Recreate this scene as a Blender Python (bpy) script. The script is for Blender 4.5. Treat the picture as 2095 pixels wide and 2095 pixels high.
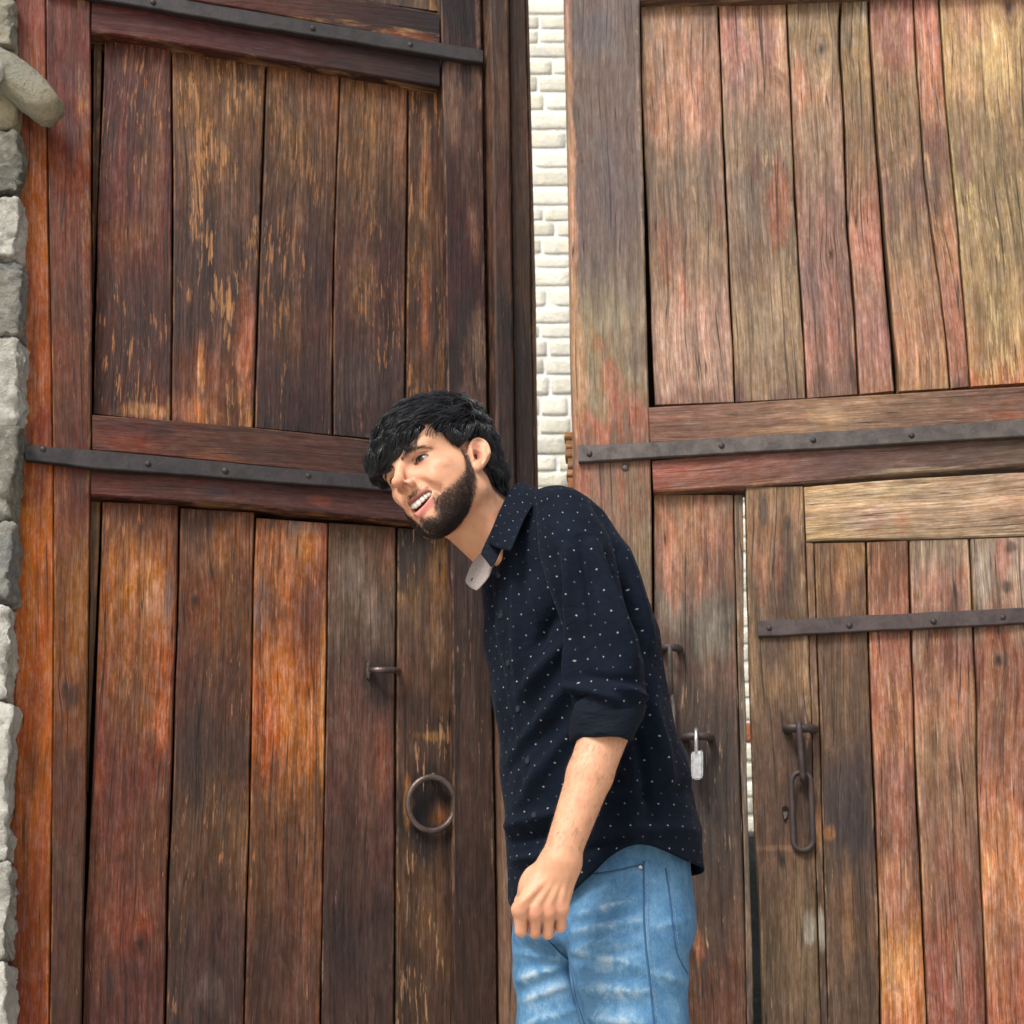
import bpy, bmesh, math, random
import numpy as np
from mathutils import Vector, Matrix, noise as mnoise

# ------------------------------------------------------------------ scene, camera, light
for o in list(bpy.data.objects):
    bpy.data.objects.remove(o)
scene = bpy.context.scene
COL = scene.collection
rng = random.Random(7)

W_PX = 2095.0                 # photograph is 2095 x 2095
F_PX, PX, PY = 2819.0, 900.0, 1600.0
PITCH = math.radians(8.0)
CAM = Vector((0.0, 0.0, 0.80))

cam_d = bpy.data.cameras.new('camera')
cam = bpy.data.objects.new('camera', cam_d)
COL.objects.link(cam)
cam.location = CAM
cam.rotation_euler = (math.radians(90) + PITCH, 0, 0)
cam_d.sensor_width = 36.0
cam_d.sensor_fit = 'HORIZONTAL'
cam_d.lens = 36.0 * F_PX / W_PX
cam_d.shift_x = (W_PX / 2 - PX) / W_PX
cam_d.shift_y = (PY - W_PX / 2) / W_PX
cam_d.clip_start = 0.05
cam_d.clip_end = 500
cam_d.dof.use_dof = True
cam_d.dof.focus_distance = 2.3
cam_d.dof.aperture_fstop = 8.0
scene.camera = cam

SUN_EL, SUN_AZ = 50.0, 214.0     # azimuth measured clockwise from +Y; light comes from front-left of the gate
w = bpy.data.worlds.new('World')
scene.world = w
w.use_nodes = True
nt = w.node_tree
nt.nodes.clear()
sky = nt.nodes.new('ShaderNodeTexSky')
sky.sky_type = 'NISHITA'
sky.sun_disc = False
sky.sun_elevation = math.radians(SUN_EL)
sky.sun_rotation = math.radians(SUN_AZ)
sky.air_density = 1.0
sky.dust_density = 4.0
sky.ozone_density = 1.0
hs = nt.nodes.new('ShaderNodeHueSaturation')
hs.inputs['Saturation'].default_value = 0.35      # thin high cloud
bg = nt.nodes.new('ShaderNodeBackground')
bg.inputs['Strength'].default_value = 0.12
wo = nt.nodes.new('ShaderNodeOutputWorld')
nt.links.new(sky.outputs[0], hs.inputs['Color'])
nt.links.new(hs.outputs[0], bg.inputs['Color'])
nt.links.new(bg.outputs[0], wo.inputs['Surface'])

sun_d = bpy.data.lights.new('sun', 'SUN')
sun_d.energy = 2.0
sun_d.angle = math.radians(16)
sun_d.color = (1.0, 0.95, 0.88)
sun = bpy.data.objects.new('sun', sun_d)
COL.objects.link(sun)
_el, _az = math.radians(SUN_EL), math.radians(SUN_AZ)
_to_sun = Vector((math.sin(_az) * math.cos(_el), math.cos(_az) * math.cos(_el), math.sin(_el)))
sun.rotation_euler = _to_sun.to_track_quat('Z', 'Y').to_euler()
sun.location = _to_sun * 20

scene.view_settings.view_transform = 'Standard'
scene.view_settings.look = 'None'
scene.view_settings.gamma = 1.0
scene.view_settings.exposure = 0.72
scene.view_settings.use_curve_mapping = False
scene.render.resolution_x = 1024
scene.render.resolution_y = 1024

# ------------------------------------------------------------------ helpers
FWD = Vector((0, math.cos(PITCH), math.sin(PITCH)))
UPV = Vector((0, -math.sin(PITCH), math.cos(PITCH)))


def ray(x, y):
    return FWD + Vector((1, 0, 0)) * ((x - PX) / F_PX) - UPV * ((y - PY) / F_PX)


def at_depth(x, y, Y):
    """photo pixel -> world point on the vertical plane at distance Y."""
    d = ray(x, y)
    return CAM + d * (Y / d.y)


class Plane:
    """upright plane through (0, y0) turned by tan_a; u along it, z up."""

    def __init__(self, y0, tan_a):
        self.y0, self.t = y0, tan_a
        self.d = Vector((1, tan_a, 0)).normalized()
        self.n = Vector((tan_a, -1, 0)).normalized()      # towards the camera
        self.o = Vector((0, y0, 0))

    def hit(self, x, y, off=0.0):
        d = ray(x, y)
        o = self.o + self.n * off
        k = (o - CAM).dot(self.n) / d.dot(self.n)
        return CAM + d * k


def lin(c, k=1.0):
    out = []
    for v in c[:3]:
        v = v / 255.0
        v = v / 12.92 if v <= 0.04045 else ((v + 0.055) / 1.055) ** 2.4
        out.append(v * k)
    return tuple(out)


ALB = 0.57        # photo tone -> base colour


def alb(c, k=1.0, desat=0.05):
    r, g, b = lin(c, ALB * k)
    y = 0.3 * r + 0.55 * g + 0.15 * b
    return (r + (y - r) * desat, g + (y - g) * desat, b + (y - b) * desat, 1.0)


def empty(name, loc, label, cat, group=None):
    o = bpy.data.objects.new(name, None)
    COL.objects.link(o)
    o.location = loc
    o.empty_display_size = 0.1
    tag(o, label, cat, group)
    return o


def tag(o, label=None, cat=None, group=None, kind=None):
    if label:
        o['label'] = label
    if cat:
        o['category'] = cat
    if group:
        o['group'] = group
    if kind:
        o['kind'] = kind
    return o


def put(name, me, mat=None, parent=None, smooth=False):
    o = bpy.data.objects.new(name, me)
    COL.objects.link(o)
    if mat is not None and len(me.materials) == 0:
        me.materials.append(mat)
    if parent is not None:
        o.parent = parent
        root = Vector((0, 0, 0))
        p = parent
        while p is not None:
            root += p.location
            p = p.parent
        o.location = -root          # meshes are built in world coordinates
    if smooth:
        me.polygons.foreach_set('use_smooth', [True] * len(me.polygons))
    return o


def mesh_from(name, verts, faces, uvs=None):
    me = bpy.data.meshes.new(name)
    me.from_pydata([tuple(v) for v in verts], [], faces)
    if uvs is not None:
        lay = me.uv_layers.new(name='wood')
        for lp in me.loops:
            lay.data[lp.index].uv = uvs[lp.vertex_index]
    me.update()
    return me


def N(nt, typ, **kw):
    n = nt.nodes.new(typ)
    for k, v in kw.items():
        setattr(n, k, v)
    return n


def L(nt, a, b):
    nt.links.new(a, b)


def math_node(nt, op, a, b=None, c=None, clamp=False):
    n = nt.nodes.new('ShaderNodeMath')
    n.operation = op
    n.use_clamp = clamp
    for i, v in enumerate((a, b, c)):
        if v is None:
            continue
        if isinstance(v, (int, float)):
            n.inputs[i].default_value = v
        else:
            nt.links.new(v, n.inputs[i])
    return n.outputs[0]


def maprange(nt, v, a, b, c=0.0, d=1.0, smooth=True):
    n = nt.nodes.new('ShaderNodeMapRange')
    if smooth:
        n.interpolation_type = 'SMOOTHSTEP'
    n.inputs[1].default_value = a
    n.inputs[2].default_value = b
    n.inputs[3].default_value = c
    n.inputs[4].default_value = d
    nt.links.new(v, n.inputs[0])
    return n.outputs[0]


def mix_col(nt, fac, a, b, mode='MIX'):
    n = nt.nodes.new('ShaderNodeMix')
    n.data_type = 'RGBA'
    n.blend_type = mode
    for s, v in ((n.inputs[0], fac), (n.inputs[6], a), (n.inputs[7], b)):
        if isinstance(v, (int, float)):
            s.default_value = v
        elif isinstance(v, tuple):
            s.default_value = v
        else:
            nt.links.new(v, s)
    return n.outputs[2]


def noise_tex(nt, vec, scale=(1, 1, 1), detail=4.0, rough=0.55, dist=0.0, loc=(0, 0, 0)):
    m = nt.nodes.new('ShaderNodeMapping')
    m.inputs['Scale'].default_value = scale
    m.inputs['Location'].default_value = loc
    nt.links.new(vec, m.inputs['Vector'])
    t = nt.nodes.new('ShaderNodeTexNoise')
    t.inputs['Scale'].default_value = 1.0
    t.inputs['Detail'].default_value = detail
    t.inputs['Roughness'].default_value = rough
    t.inputs['Distortion'].default_value = dist
    nt.links.new(m.outputs[0], t.inputs['Vector'])
    return t.outputs[0]


def new_mat(name):
    m = bpy.data.materials.new(name)
    m.use_nodes = True
    t = m.node_tree
    t.nodes.clear()
    out = t.nodes.new('ShaderNodeOutputMaterial')
    b = t.nodes.new('ShaderNodeBsdfPrincipled')
    t.links.new(b.outputs[0], out.inputs[0])
    return m, t, b


def bump(nt, h, strength, dist, bsdf, normal=None):
    n = nt.nodes.new('ShaderNodeBump')
    n.inputs['Strength'].default_value = strength
    n.inputs['Distance'].default_value = dist
    nt.links.new(h, n.inputs['Height'])
    if normal is not None:
        nt.links.new(normal, n.inputs['Normal'])
    if bsdf is not None:
        nt.links.new(n.outputs[0], bsdf.inputs['Normal'])
    return n.outputs[0]


# ------------------------------------------------------------------ weathered wood
def build_wood_group():
    g = bpy.data.node_groups.new('WeatheredWood', 'ShaderNodeTree')
    for nm, typ in (('UV', 'NodeSocketVector'), ('Base', 'NodeSocketColor'), ('Dark', 'NodeSocketColor'),
                    ('Bare', 'NodeSocketColor'), ('Flake', 'NodeSocketFloat'), ('Contrast', 'NodeSocketFloat')):
        g.interface.new_socket(nm, in_out='INPUT', socket_type=typ)
    for nm, typ in (('Color', 'NodeSocketColor'), ('Height', 'NodeSocketFloat'), ('Rough', 'NodeSocketFloat')):
        g.interface.new_socket(nm, in_out='OUTPUT', socket_type=typ)
    gi, go = g.nodes.new('NodeGroupInput'), g.nodes.new('NodeGroupOutput')
    uv = gi.outputs['UV']
    # wavy grain
    wv = noise_tex(g, uv, (5, 2.2, 1), 1, 0.5)
    sep = N(g, 'ShaderNodeSeparateXYZ')
    L(g, uv, sep.inputs[0])
    uw = math_node(g, 'MULTIPLY_ADD', math_node(g, 'SUBTRACT', wv, 0.5), 0.035, sep.outputs[0])
    cmb = N(g, 'ShaderNodeCombineXYZ')
    L(g, uw, cmb.inputs[0]); L(g, sep.outputs[1], cmb.inputs[1]); L(g, sep.outputs[2], cmb.inputs[2])
    wuv = cmb.outputs[0]
    broad = noise_tex(g, wuv, (30, 1.6, 1), 2, 0.6)
    streak = noise_tex(g, wuv, (150, 4.5, 1), 3, 0.72)
    fibre = noise_tex(g, wuv, (420, 14, 1), 2, 0.75)
    blotch = noise_tex(g, uv, (13, 7, 1), 5, 0.7, 0.6)
    mottle = noise_tex(g, uv, (95, 26, 1), 3, 0.78, 0.3, (3, 1, 4))
    chip = noise_tex(g, wuv, (170, 12, 1), 3, 0.74, 0.2, (7, 2, 9))
    zone = noise_tex(g, uv, (9, 3.2, 1), 3, 0.62, 0.5, (1, 8, 2))

    def dev(v, k):
        return math_node(g, 'MULTIPLY', math_node(g, 'SUBTRACT', v, 0.5), k)
    val = math_node(g, 'ADD', dev(broad, 2.2), dev(streak, 2.6))
    val = math_node(g, 'ADD', val, dev(blotch, 1.9))
    val = math_node(g, 'ADD', val, dev(mottle, 1.5))
    val = math_node(g, 'ADD', val, dev(fibre, 2.4))
    val = math_node(g, 'MULTIPLY', val, gi.outputs['Contrast'])
    gain = math_node(g, 'POWER', 2.0, math_node(g, 'MULTIPLY', val, 1.2))
    vm = N(g, 'ShaderNodeVectorMath', operation='SCALE')
    L(g, gi.outputs['Base'], vm.inputs[0]); L(g, gain, vm.inputs['Scale'])
    hsv = N(g, 'ShaderNodeHueSaturation')
    L(g, maprange(g, zone, 0.3, 0.7, 0.498, 0.513), hsv.inputs['Hue'])
    L(g, maprange(g, mottle, 0.3, 0.7, 1.12, 0.84), hsv.inputs['Saturation'])
    L(g, vm.outputs[0], hsv.inputs['Color'])
    col = hsv.outputs[0]
    # dark grime that runs with the grain, and in blotches
    dk = math_node(g, 'MULTIPLY', maprange(g, streak, 0.54, 0.68), maprange(g, blotch, 0.44, 0.6))
    col = mix_col(g, math_node(g, 'MULTIPLY', dk, 0.6), col, gi.outputs['Dark'])
    col = mix_col(g, math_node(g, 'MULTIPLY', maprange(g, blotch, 0.60, 0.70), 0.45), col, gi.outputs['Dark'])
    # bare, flaked wood showing through the stain
    thr = math_node(g, 'SUBTRACT', 0.71, math_node(g, 'MULTIPLY', math_node(g, 'MULTIPLY', gi.outputs['Flake'],
                    maprange(g, zone, 0.42, 0.62)), 0.19))
    fl = math_node(g, 'MULTIPLY', math_node(g, 'SUBTRACT', chip, thr), 22.0, clamp=True)
    fl = math_node(g, 'MULTIPLY', fl, maprange(g, fibre, 0.35, 0.6, 0.25, 1.0))
    col = mix_col(g, math_node(g, 'MULTIPLY', fl, 0.8), col, gi.outputs['Bare'])
    # hairline checks
    chk = noise_tex(g, wuv, (120, 1.5, 1), 0, 0.5, 0.0, (21, 4, 3))
    ck = math_node(g, 'SUBTRACT', 1.0, maprange(g, math_node(g, 'ABSOLUTE', math_node(g, 'SUBTRACT', chk, 0.65)), 0.0, 0.026))
    col = mix_col(g, math_node(g, 'MULTIPLY', ck, 0.85), col, (0.008, 0.006, 0.005, 1))
    h = math_node(g, 'ADD', math_node(g, 'MULTIPLY', streak, 1.0), math_node(g, 'MULTIPLY', mottle, 0.7))
    L(g, col, go.inputs['Color']); L(g, h, go.inputs['Height'])
    L(g, maprange(g, blotch, 0.3, 0.7, 0.48, 0.75), go.inputs['Rough'])
    return g


WOOD = build_wood_group()
_seed = [0]


def wood_mat(name, stops, length, width, flake=0.5, bare=(205, 160, 110), dark=(38, 30, 30), contrast=1.0, stains=(), knots=(), k=1.0, ds=.05, warm=(1, 1, 1)):
    """stops: list of (t, rgb) along the board; stains: (u, v, ru, rv, rgb, amount, softness) in board metres."""
    m, t, b = new_mat(name)
    _seed[0] += 1

    def alb(c, k=1.0, extra=0.0):
        r_, g_, b_, _ = globals()['alb'](c, k, ds + extra)
        return (r_ * warm[0], g_ * warm[1], b_ * warm[2], 1.0)

    uvn = N(t, 'ShaderNodeUVMap', uv_map='wood')
    sep = N(t, 'ShaderNodeSeparateXYZ')
    L(t, uvn.outputs[0], sep.inputs[0])
    # knots push the grain aside
    u_out = sep.outputs[0]
    knot_mask = None
    for (ku, kv, kr) in knots:
        du = math_node(t, 'SUBTRACT', sep.outputs[0], ku)
        dv = math_node(t, 'MULTIPLY', math_node(t, 'SUBTRACT', sep.outputs[1], kv), 0.45)
        r2 = math_node(t, 'ADD', math_node(t, 'MULTIPLY', du, du), math_node(t, 'MULTIPLY', dv, dv))
        g = math_node(t, 'POWER', 2.718, math_node(t, 'MULTIPLY', r2, -1.0 / (kr * kr * 4)))
        u_out = math_node(t, 'SUBTRACT', u_out, math_node(t, 'MULTIPLY', math_node(t, 'MULTIPLY', du, g), 0.75))
        g2 = math_node(t, 'POWER', 2.718, math_node(t, 'MULTIPLY', r2, -1.0 / (kr * kr * 0.35)))
        knot_mask = g2 if knot_mask is None else math_node(t, 'MAXIMUM', knot_mask, g2)
    cmb = N(t, 'ShaderNodeCombineXYZ')
    L(t, u_out, cmb.inputs[0]); L(t, sep.outputs[1], cmb.inputs[1])
    cmb.inputs[2].default_value = _seed[0] * 7.31
    uv = cmb.outputs[0]
    edge = noise_tex(t, uv, (34, 9, 1), 4, 0.72, 0.4, (4, 4, 4))
    slow = noise_tex(t, uv, (16, 4, 1), 2, 0.6, 0.4, (8, 1, 2))
    tt = math_node(t, 'DIVIDE', sep.outputs[1], length)
    tt = math_node(t, 'ADD', tt, math_node(t, 'MULTIPLY', math_node(t, 'SUBTRACT', slow, 0.5), 0.22))
    tt = math_node(t, 'ADD', tt, math_node(t, 'MULTIPLY', math_node(t, 'SUBTRACT', edge, 0.5), 0.10))
    rp = N(t, 'ShaderNodeValToRGB')
    rp.color_ramp.interpolation = 'EASE'
    els = rp.color_ramp.elements
    while len(els) > 1:
        els.remove(els[-1])
    for i, (p, c) in enumerate(stops):
        e = els[0] if i == 0 else els.new(p)
        e.position = p
        e.color = alb(c, k)
    L(t, tt, rp.inputs[0])
    base = rp.outputs[0]
    for (su, sv, ru, rv, c, amt, soft) in stains:
        a = math_node(t, 'DIVIDE', math_node(t, 'SUBTRACT', sep.outputs[0], su), ru)
        bb = math_node(t, 'DIVIDE', math_node(t, 'SUBTRACT', sep.outputs[1], sv), rv)
        d = math_node(t, 'SQRT', math_node(t, 'ADD', math_node(t, 'MULTIPLY', a, a), math_node(t, 'MULTIPLY', bb, bb)))
        d = math_node(t, 'ADD', d, math_node(t, 'MULTIPLY', math_node(t, 'SUBTRACT', edge, 0.5), 2.4))
        f = maprange(t, d, 1.0 - soft, 1.0 + soft, 1.0, 0.0)
        base = mix_col(t, math_node(t, 'MULTIPLY', f, amt * .85), base, alb(c, k, .06))
    if knot_mask is not None:
        base = mix_col(t, math_node(t, 'MULTIPLY', knot_mask, 0.95), base, alb((40, 28, 24), k))
    # worn arrises
    ed = math_node(t, 'MINIMUM', sep.outputs[0], math_node(t, 'SUBTRACT', width, sep.outputs[0]))
    em = math_node(t, 'MULTIPLY', maprange(t, ed, 0.0, 0.0045, 1.0, 0.0), maprange(t, edge, 0.46, 0.62))
    base = mix_col(t, math_node(t, 'MULTIPLY', em, 0.55), base, alb(bare, k * .8))
    gn = N(t, 'ShaderNodeGroup')
    gn.node_tree = WOOD
    L(t, uv, gn.inputs['UV']); L(t, base, gn.inputs['Base'])
    gn.inputs['Dark'].default_value = alb(dark, k)
    gn.inputs['Bare'].default_value = alb(bare, k)
    gn.inputs['Flake'].default_value = flake
    gn.inputs['Contrast'].default_value = contrast
    L(t, gn.outputs['Color'], b.inputs['Base Color'])
    L(t, gn.outputs['Rough'], b.inputs['Roughness'])
    b.inputs['Specular IOR Level'].default_value = 0.25
    bump(t, gn.outputs['Height'], 0.55, 0.003, b)
    return m


def resample(pts, n):
    pts = [Vector((p[0], p[1], 0)) for p in pts]
    seg = [0.0]
    for a, b in zip(pts, pts[1:]):
        seg.append(seg[-1] + (b - a).length)
    out = []
    for i in range(n):
        s = seg[-1] * i / (n - 1)
        j = 0
        while j < len(pts) - 2 and s > seg[j + 1]:
            j += 1
        f = (s - seg[j]) / max(1e-6, seg[j + 1] - seg[j])
        out.append(pts[j].lerp(pts[j + 1], f))
    return out


def board(name, parent, plane, A, B, off, thick, stops, flake=0.5, n=9, cham=0.003, cham_a=None, jit=0.9, stains_px=(), knots_px=(), **kw):
    """a sawn board between two pixel edges A and B (both ordered along the grain), its face `off` proud of the leaf plane."""
    a, b = resample(A, n), resample(B, n)
    if name == 'plank':            # old boards have shrunk apart
        for p in a:
            p.x += .9
        for p in b:
            p.x -= .9
    r = random.Random(sum(map(ord, name)) + int(A[0][0] * 3 + A[0][1]))
    for i in range(n):
        for p in (a[i], b[i]):
            if 0 < i < n - 1:
                p.x += r.uniform(-jit, jit)
                p.y += r.uniform(-jit, jit) * 0.5
            else:
                p.x += r.uniform(-jit, jit) * 0.3
    verts, uvs, faces = [], [], []
    v = 0.0
    pc = None
    tw0, tw1 = r.uniform(-.0015, .0015), r.uniform(-.0015, .0015)
    rows = []
    for i in range(n):
        t = i / (n - 1)
        o = off + tw0 * (1 - t) + tw1 * t
        pa, pb = plane.hit(a[i].x, a[i].y, o), plane.hit(b[i].x, b[i].y, o)
        rows.append((pa, pb))
    for i, (pa, pb) in enumerate(rows):
        c = (pa + pb) / 2
        if pc is not None:
            v += (c - pc).length
        pc = c
        wd = (pb - pa).length
        dirv = (pb - pa) / max(wd, 1e-6)
        ca = min(cham_a if cham_a else cham, wd * 0.45)
        cb = min(cham, wd * 0.45)
        back = -plane.n
        prof = [(pa + back * thick, -thick), (pa + back * ca, -ca * .6), (pa + dirv * ca * .3 + back * ca * .3, ca * .2), (pa + dirv * ca, ca),
                (pb - dirv * cb, wd - cb), (pb + back * cb, wd + cb * .6), (pb + back * thick, wd + thick)]
        for p, u in prof:
            verts.append(p)
            uvs.append((u, v))
    K = 7
    for i in range(n - 1):
        for j in range(K - 1):
            p = i * K + j
            faces.append((p, p + 1, p + K + 1, p + K))
        p = i * K
        faces.append((p + K - 1, p, p + K, p + 2 * K - 1))
    faces.append(tuple(range(K))[::-1])
    faces.append(tuple(range((n - 1) * K, n * K)))
    me = mesh_from(name, verts, faces, uvs)
    bm = bmesh.new(); bm.from_mesh(me)
    bmesh.ops.recalc_face_normals(bm, faces=bm.faces)
    bm.to_mesh(me); bm.free()
    # pixel stains -> board metres
    A0, Bm = rows[0][0], rows[-1][0]
    axis = (Bm - A0).normalized()
    side = (rows[n // 2][1] - rows[n // 2][0]).normalized()

    def to_uv(x, y):
        p = plane.hit(x, y, off)
        vv = (p - (rows[0][0] + rows[0][1]) / 2).dot(axis)
        tt = max(0.0, min(1.0, vv / max(v, 1e-6)))
        f = tt * (n - 1)
        j = min(int(f), n - 2)
        base = rows[j][0].lerp(rows[j + 1][0], f - j)
        return (p - base).dot(side), vv

    mpp = (rows[0][0] - CAM).y / F_PX
    vert = abs(axis.z) > 0.6
    st = []
    for (x, y, rx, ry, c, amt, soft) in stains_px:
        u_, v_ = to_uv(x, y)
        st.append((u_, v_, (rx if vert else ry) * mpp, (ry if vert else rx) * mpp, c, amt, soft))
    kn = []
    for (x, y, rr) in knots_px:
        u_, v_ = to_uv(x, y)
        kn.append((u_, v_, rr * mpp * 1.7))
    mat = wood_mat(name, stops, max(v, 0.05), (rows[n // 2][1] - rows[n // 2][0]).length, flake, stains=st, knots=kn, **kw)
    o = put(name, me, mat, parent)
    return o


def ev(*cols):
    """evenly spaced colour stops"""
    n = len(cols)
    return [(i / max(1, n - 1), c) for i, c in enumerate(cols)]


def tube(name, pts, r, mat, parent, closed=False, seg=10, squash=1.0):
    verts, faces = [], []
    n = len(pts)
    rad = r if isinstance(r, (list, tuple)) else [r] * n
    up = None
    for i, p in enumerate(pts):
        a = pts[(i - 1) % n] if (closed or i > 0) else pts[i]
        b = pts[(i + 1) % n] if (closed or i < n - 1) else pts[i]
        t = (b - a).normalized()
        if up is None:
            up = t.orthogonal().normalized()
        up = (up - t * up.dot(t)).normalized()
        s_ = t.cross(up)
        for j in range(seg):
            an = 2 * math.pi * j / seg
            verts.append(p + (up * math.cos(an) + s_ * math.sin(an) * squash) * rad[i])
    rng_ = n if closed else n - 1
    off = 0
    if closed:
        # align the last ring with the first
        best = min(range(seg), key=lambda k: (verts[(n - 1) * seg + k] - verts[0]).length)
        off = best
    for i in range(rng_):
        for j in range(seg):
            a = i * seg + j
            b = i * seg + (j + 1) % seg
            if i == n - 1:
                c = (j + 1 - off) % seg
                d = (j - off) % seg
                faces.append((a, b, c, d))
            else:
                faces.append((a, b, b + seg, a + seg))
    if not closed:
        faces.append(tuple(range(seg))[::-1])
        faces.append(tuple(range((n - 1) * seg, n * seg)))
    me = mesh_from(name, verts, faces)
    bm = bmesh.new(); bm.from_mesh(me)
    bmesh.ops.recalc_face_normals(bm, faces=bm.faces)
    bm.to_mesh(me); bm.free()
    return put(name, me, mat, parent, smooth=True)


def ext(pts, y):
    (x0, y0), (x1, y1) = pts[-2], pts[-1]
    k = (x1 - x0) / (y1 - y0)
    return pts + [(x1 + k * (y - y1) * .6, y)]


def ext_up(pts, y):
    (x1, y1), (x0, y0) = pts[0], pts[1]
    k = (x1 - x0) / (y1 - y0)
    return [(x1 + k * (y - y1), y)] + pts


def shift(pts, dx=0, dy=0):
    return [(x + dx, y + dy) for x, y in pts]
# ------------------------------------------------------------------ ground
def ground_material():
    m, t, b = new_mat('stone_paving')
    g = N(t, 'ShaderNodeNewGeometry')
    n1 = noise_tex(t, g.outputs['Position'], (1.3, 1.3, 1.3), 6, 0.6)
    n2 = noise_tex(t, g.outputs['Position'], (30, 30, 30), 6, 0.7)
    c = mix_col(t, maprange(t, n1, 0.3, 0.7), (0.48, 0.44, 0.38, 1), (0.60, 0.56, 0.49, 1))
    c = mix_col(t, maprange(t, n2, 0.35, 0.75), c, (0.40, 0.36, 0.31, 1))
    L(t, c, b.inputs['Base Color'])
    b.inputs['Roughness'].default_value = 0.9
    bump(t, n2, 0.5, 0.01, b)
    return m


s = 60
ground = put('ground', mesh_from('ground', [(-s, -s, 0), (s, -s, 0), (s, s, 0), (-s, s, 0)], [(0, 1, 2, 3)]), ground_material())
tag(ground, kind='structure')

# ------------------------------------------------------------------ iron
def iron_material(name, c0, c1, rough=0.55, metal=0.55, k=1.0):
    m, t, b = new_mat(name)
    g = N(t, 'ShaderNodeNewGeometry')
    n1 = noise_tex(t, g.outputs['Position'], (25, 25, 25), 8, 0.7, 0.3)
    n2 = noise_tex(t, g.outputs['Position'], (220, 220, 220), 5, 0.7)
    c = mix_col(t, maprange(t, n1, 0.35, 0.65), alb(c0, k), alb(c1, k))
    c = mix_col(t, math_node(t, 'MULTIPLY', maprange(t, n2, 0.5, 0.75), 0.6), c, alb((70, 48, 38), k))
    L(t, c, b.inputs['Base Color'])
    b.inputs['Metallic'].default_value = metal
    L(t, maprange(t, n1, 0.3, 0.7, rough - .12, rough + .15), b.inputs['Roughness'])
    h = math_node(t, 'ADD', n1, math_node(t, 'MULTIPLY', n2, 0.5))
    bump(t, h, 0.5, 0.0025, b)
    return m


IRON_D = iron_material('iron_dark', (70, 63, 64), (50, 46, 48), k=1.1, metal=.35)
IRON_L = iron_material('iron_weathered', (112, 102, 96), (86, 78, 76), k=1.0, metal=.35)
IRON_P = iron_material('iron_purple', (94, 80, 78), (70, 58, 58), k=1.05, metal=.35)
IRON_R = iron_material('iron_ring', (120, 104, 98), (82, 68, 64), rough=.42, metal=.6, k=1.2)


def rivet_mesh(name, r):
    bm = bmesh.new()
    bmesh.ops.create_uvsphere(bm, u_segments=10, v_segments=6, radius=r)
    for v in list(bm.verts):
        v.co.z = max(v.co.z, -r * .35) * 0.55
    me = bpy.data.meshes.new(name)
    bm.to_mesh(me); bm.free()
    me.polygons.foreach_set('use_smooth', [True] * len(me.polygons))
    return me


RIV = rivet_mesh('rivet', 0.0066)


def strap(name, parent, plane, A, B, off, thick, mat, rivets, rivet_parent=None, wob=0.0012):
    n = 14
    a, b = resample(A, n), resample(B, n)
    r = random.Random(int(A[0][0]))
    verts, faces = [], []
    for i in range(n):
        o = off + r.uniform(-wob, wob)
        pa = plane.hit(a[i].x, a[i].y + r.uniform(-.7, .7), o)
        pb = plane.hit(b[i].x, b[i].y + r.uniform(-.7, .7), o)
        dz = (pb - pa).normalized() * 0.0022
        bk = -plane.n
        verts += [pa + bk * thick, pa + bk * .0022, pa + dz, pb - dz, pb + bk * .0022, pb + bk * thick]
    K = 6
    for i in range(n - 1):
        for j in range(K):
            p = i * K
            q = (j + 1) % K
            faces.append((p + j, p + q, p + K + q, p + K + j))
    faces.append(tuple(range(K)))
    faces.append(tuple(range((n - 1) * K, n * K)))
    me = mesh_from(name, verts, faces)
    bm = bmesh.new(); bm.from_mesh(me)
    bmesh.ops.recalc_face_normals(bm, faces=bm.faces)
    bm.to_mesh(me); bm.free()
    so = put(name, me, mat, parent)
    par = rivet_parent or so
    q = plane.n.to_track_quat('Z', 'Y')
    for (x, y) in rivets:
        ro = bpy.data.objects.new('rivet', RIV if RIV.materials else RIV)
        if not RIV.materials:
            RIV.materials.append(IRON_D)
        COL.objects.link(ro)
        ro.parent = par
        root = Vector((0, 0, 0)); p = par
        while p is not None:
            root += p.location; p = p.parent
        ro.location = plane.hit(x, y, off) - root
        ro.rotation_euler = q.to_euler()
    return so


def panel(name, parent, plane, quad, off, thick, mat):
    v = [plane.hit(x, y, off) for x, y in quad]
    v += [p - plane.n * thick for p in v]
    f = [(0, 1, 2, 3), (7, 6, 5, 4), (0, 4, 5, 1), (1, 5, 6, 2), (2, 6, 7, 3), (3, 7, 4, 0)]
    me = mesh_from(name, v, f)
    bm = bmesh.new(); bm.from_mesh(me)
    bmesh.ops.recalc_face_normals(bm, faces=bm.faces)
    bm.to_mesh(me); bm.free()
    return put(name, me, mat, parent)


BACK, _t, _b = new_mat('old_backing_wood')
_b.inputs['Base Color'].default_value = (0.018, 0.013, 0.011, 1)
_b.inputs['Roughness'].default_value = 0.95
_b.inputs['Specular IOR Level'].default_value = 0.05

BOT = 2715            # pixel row where the leaves end just above the ground
TOP = -430

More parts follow.
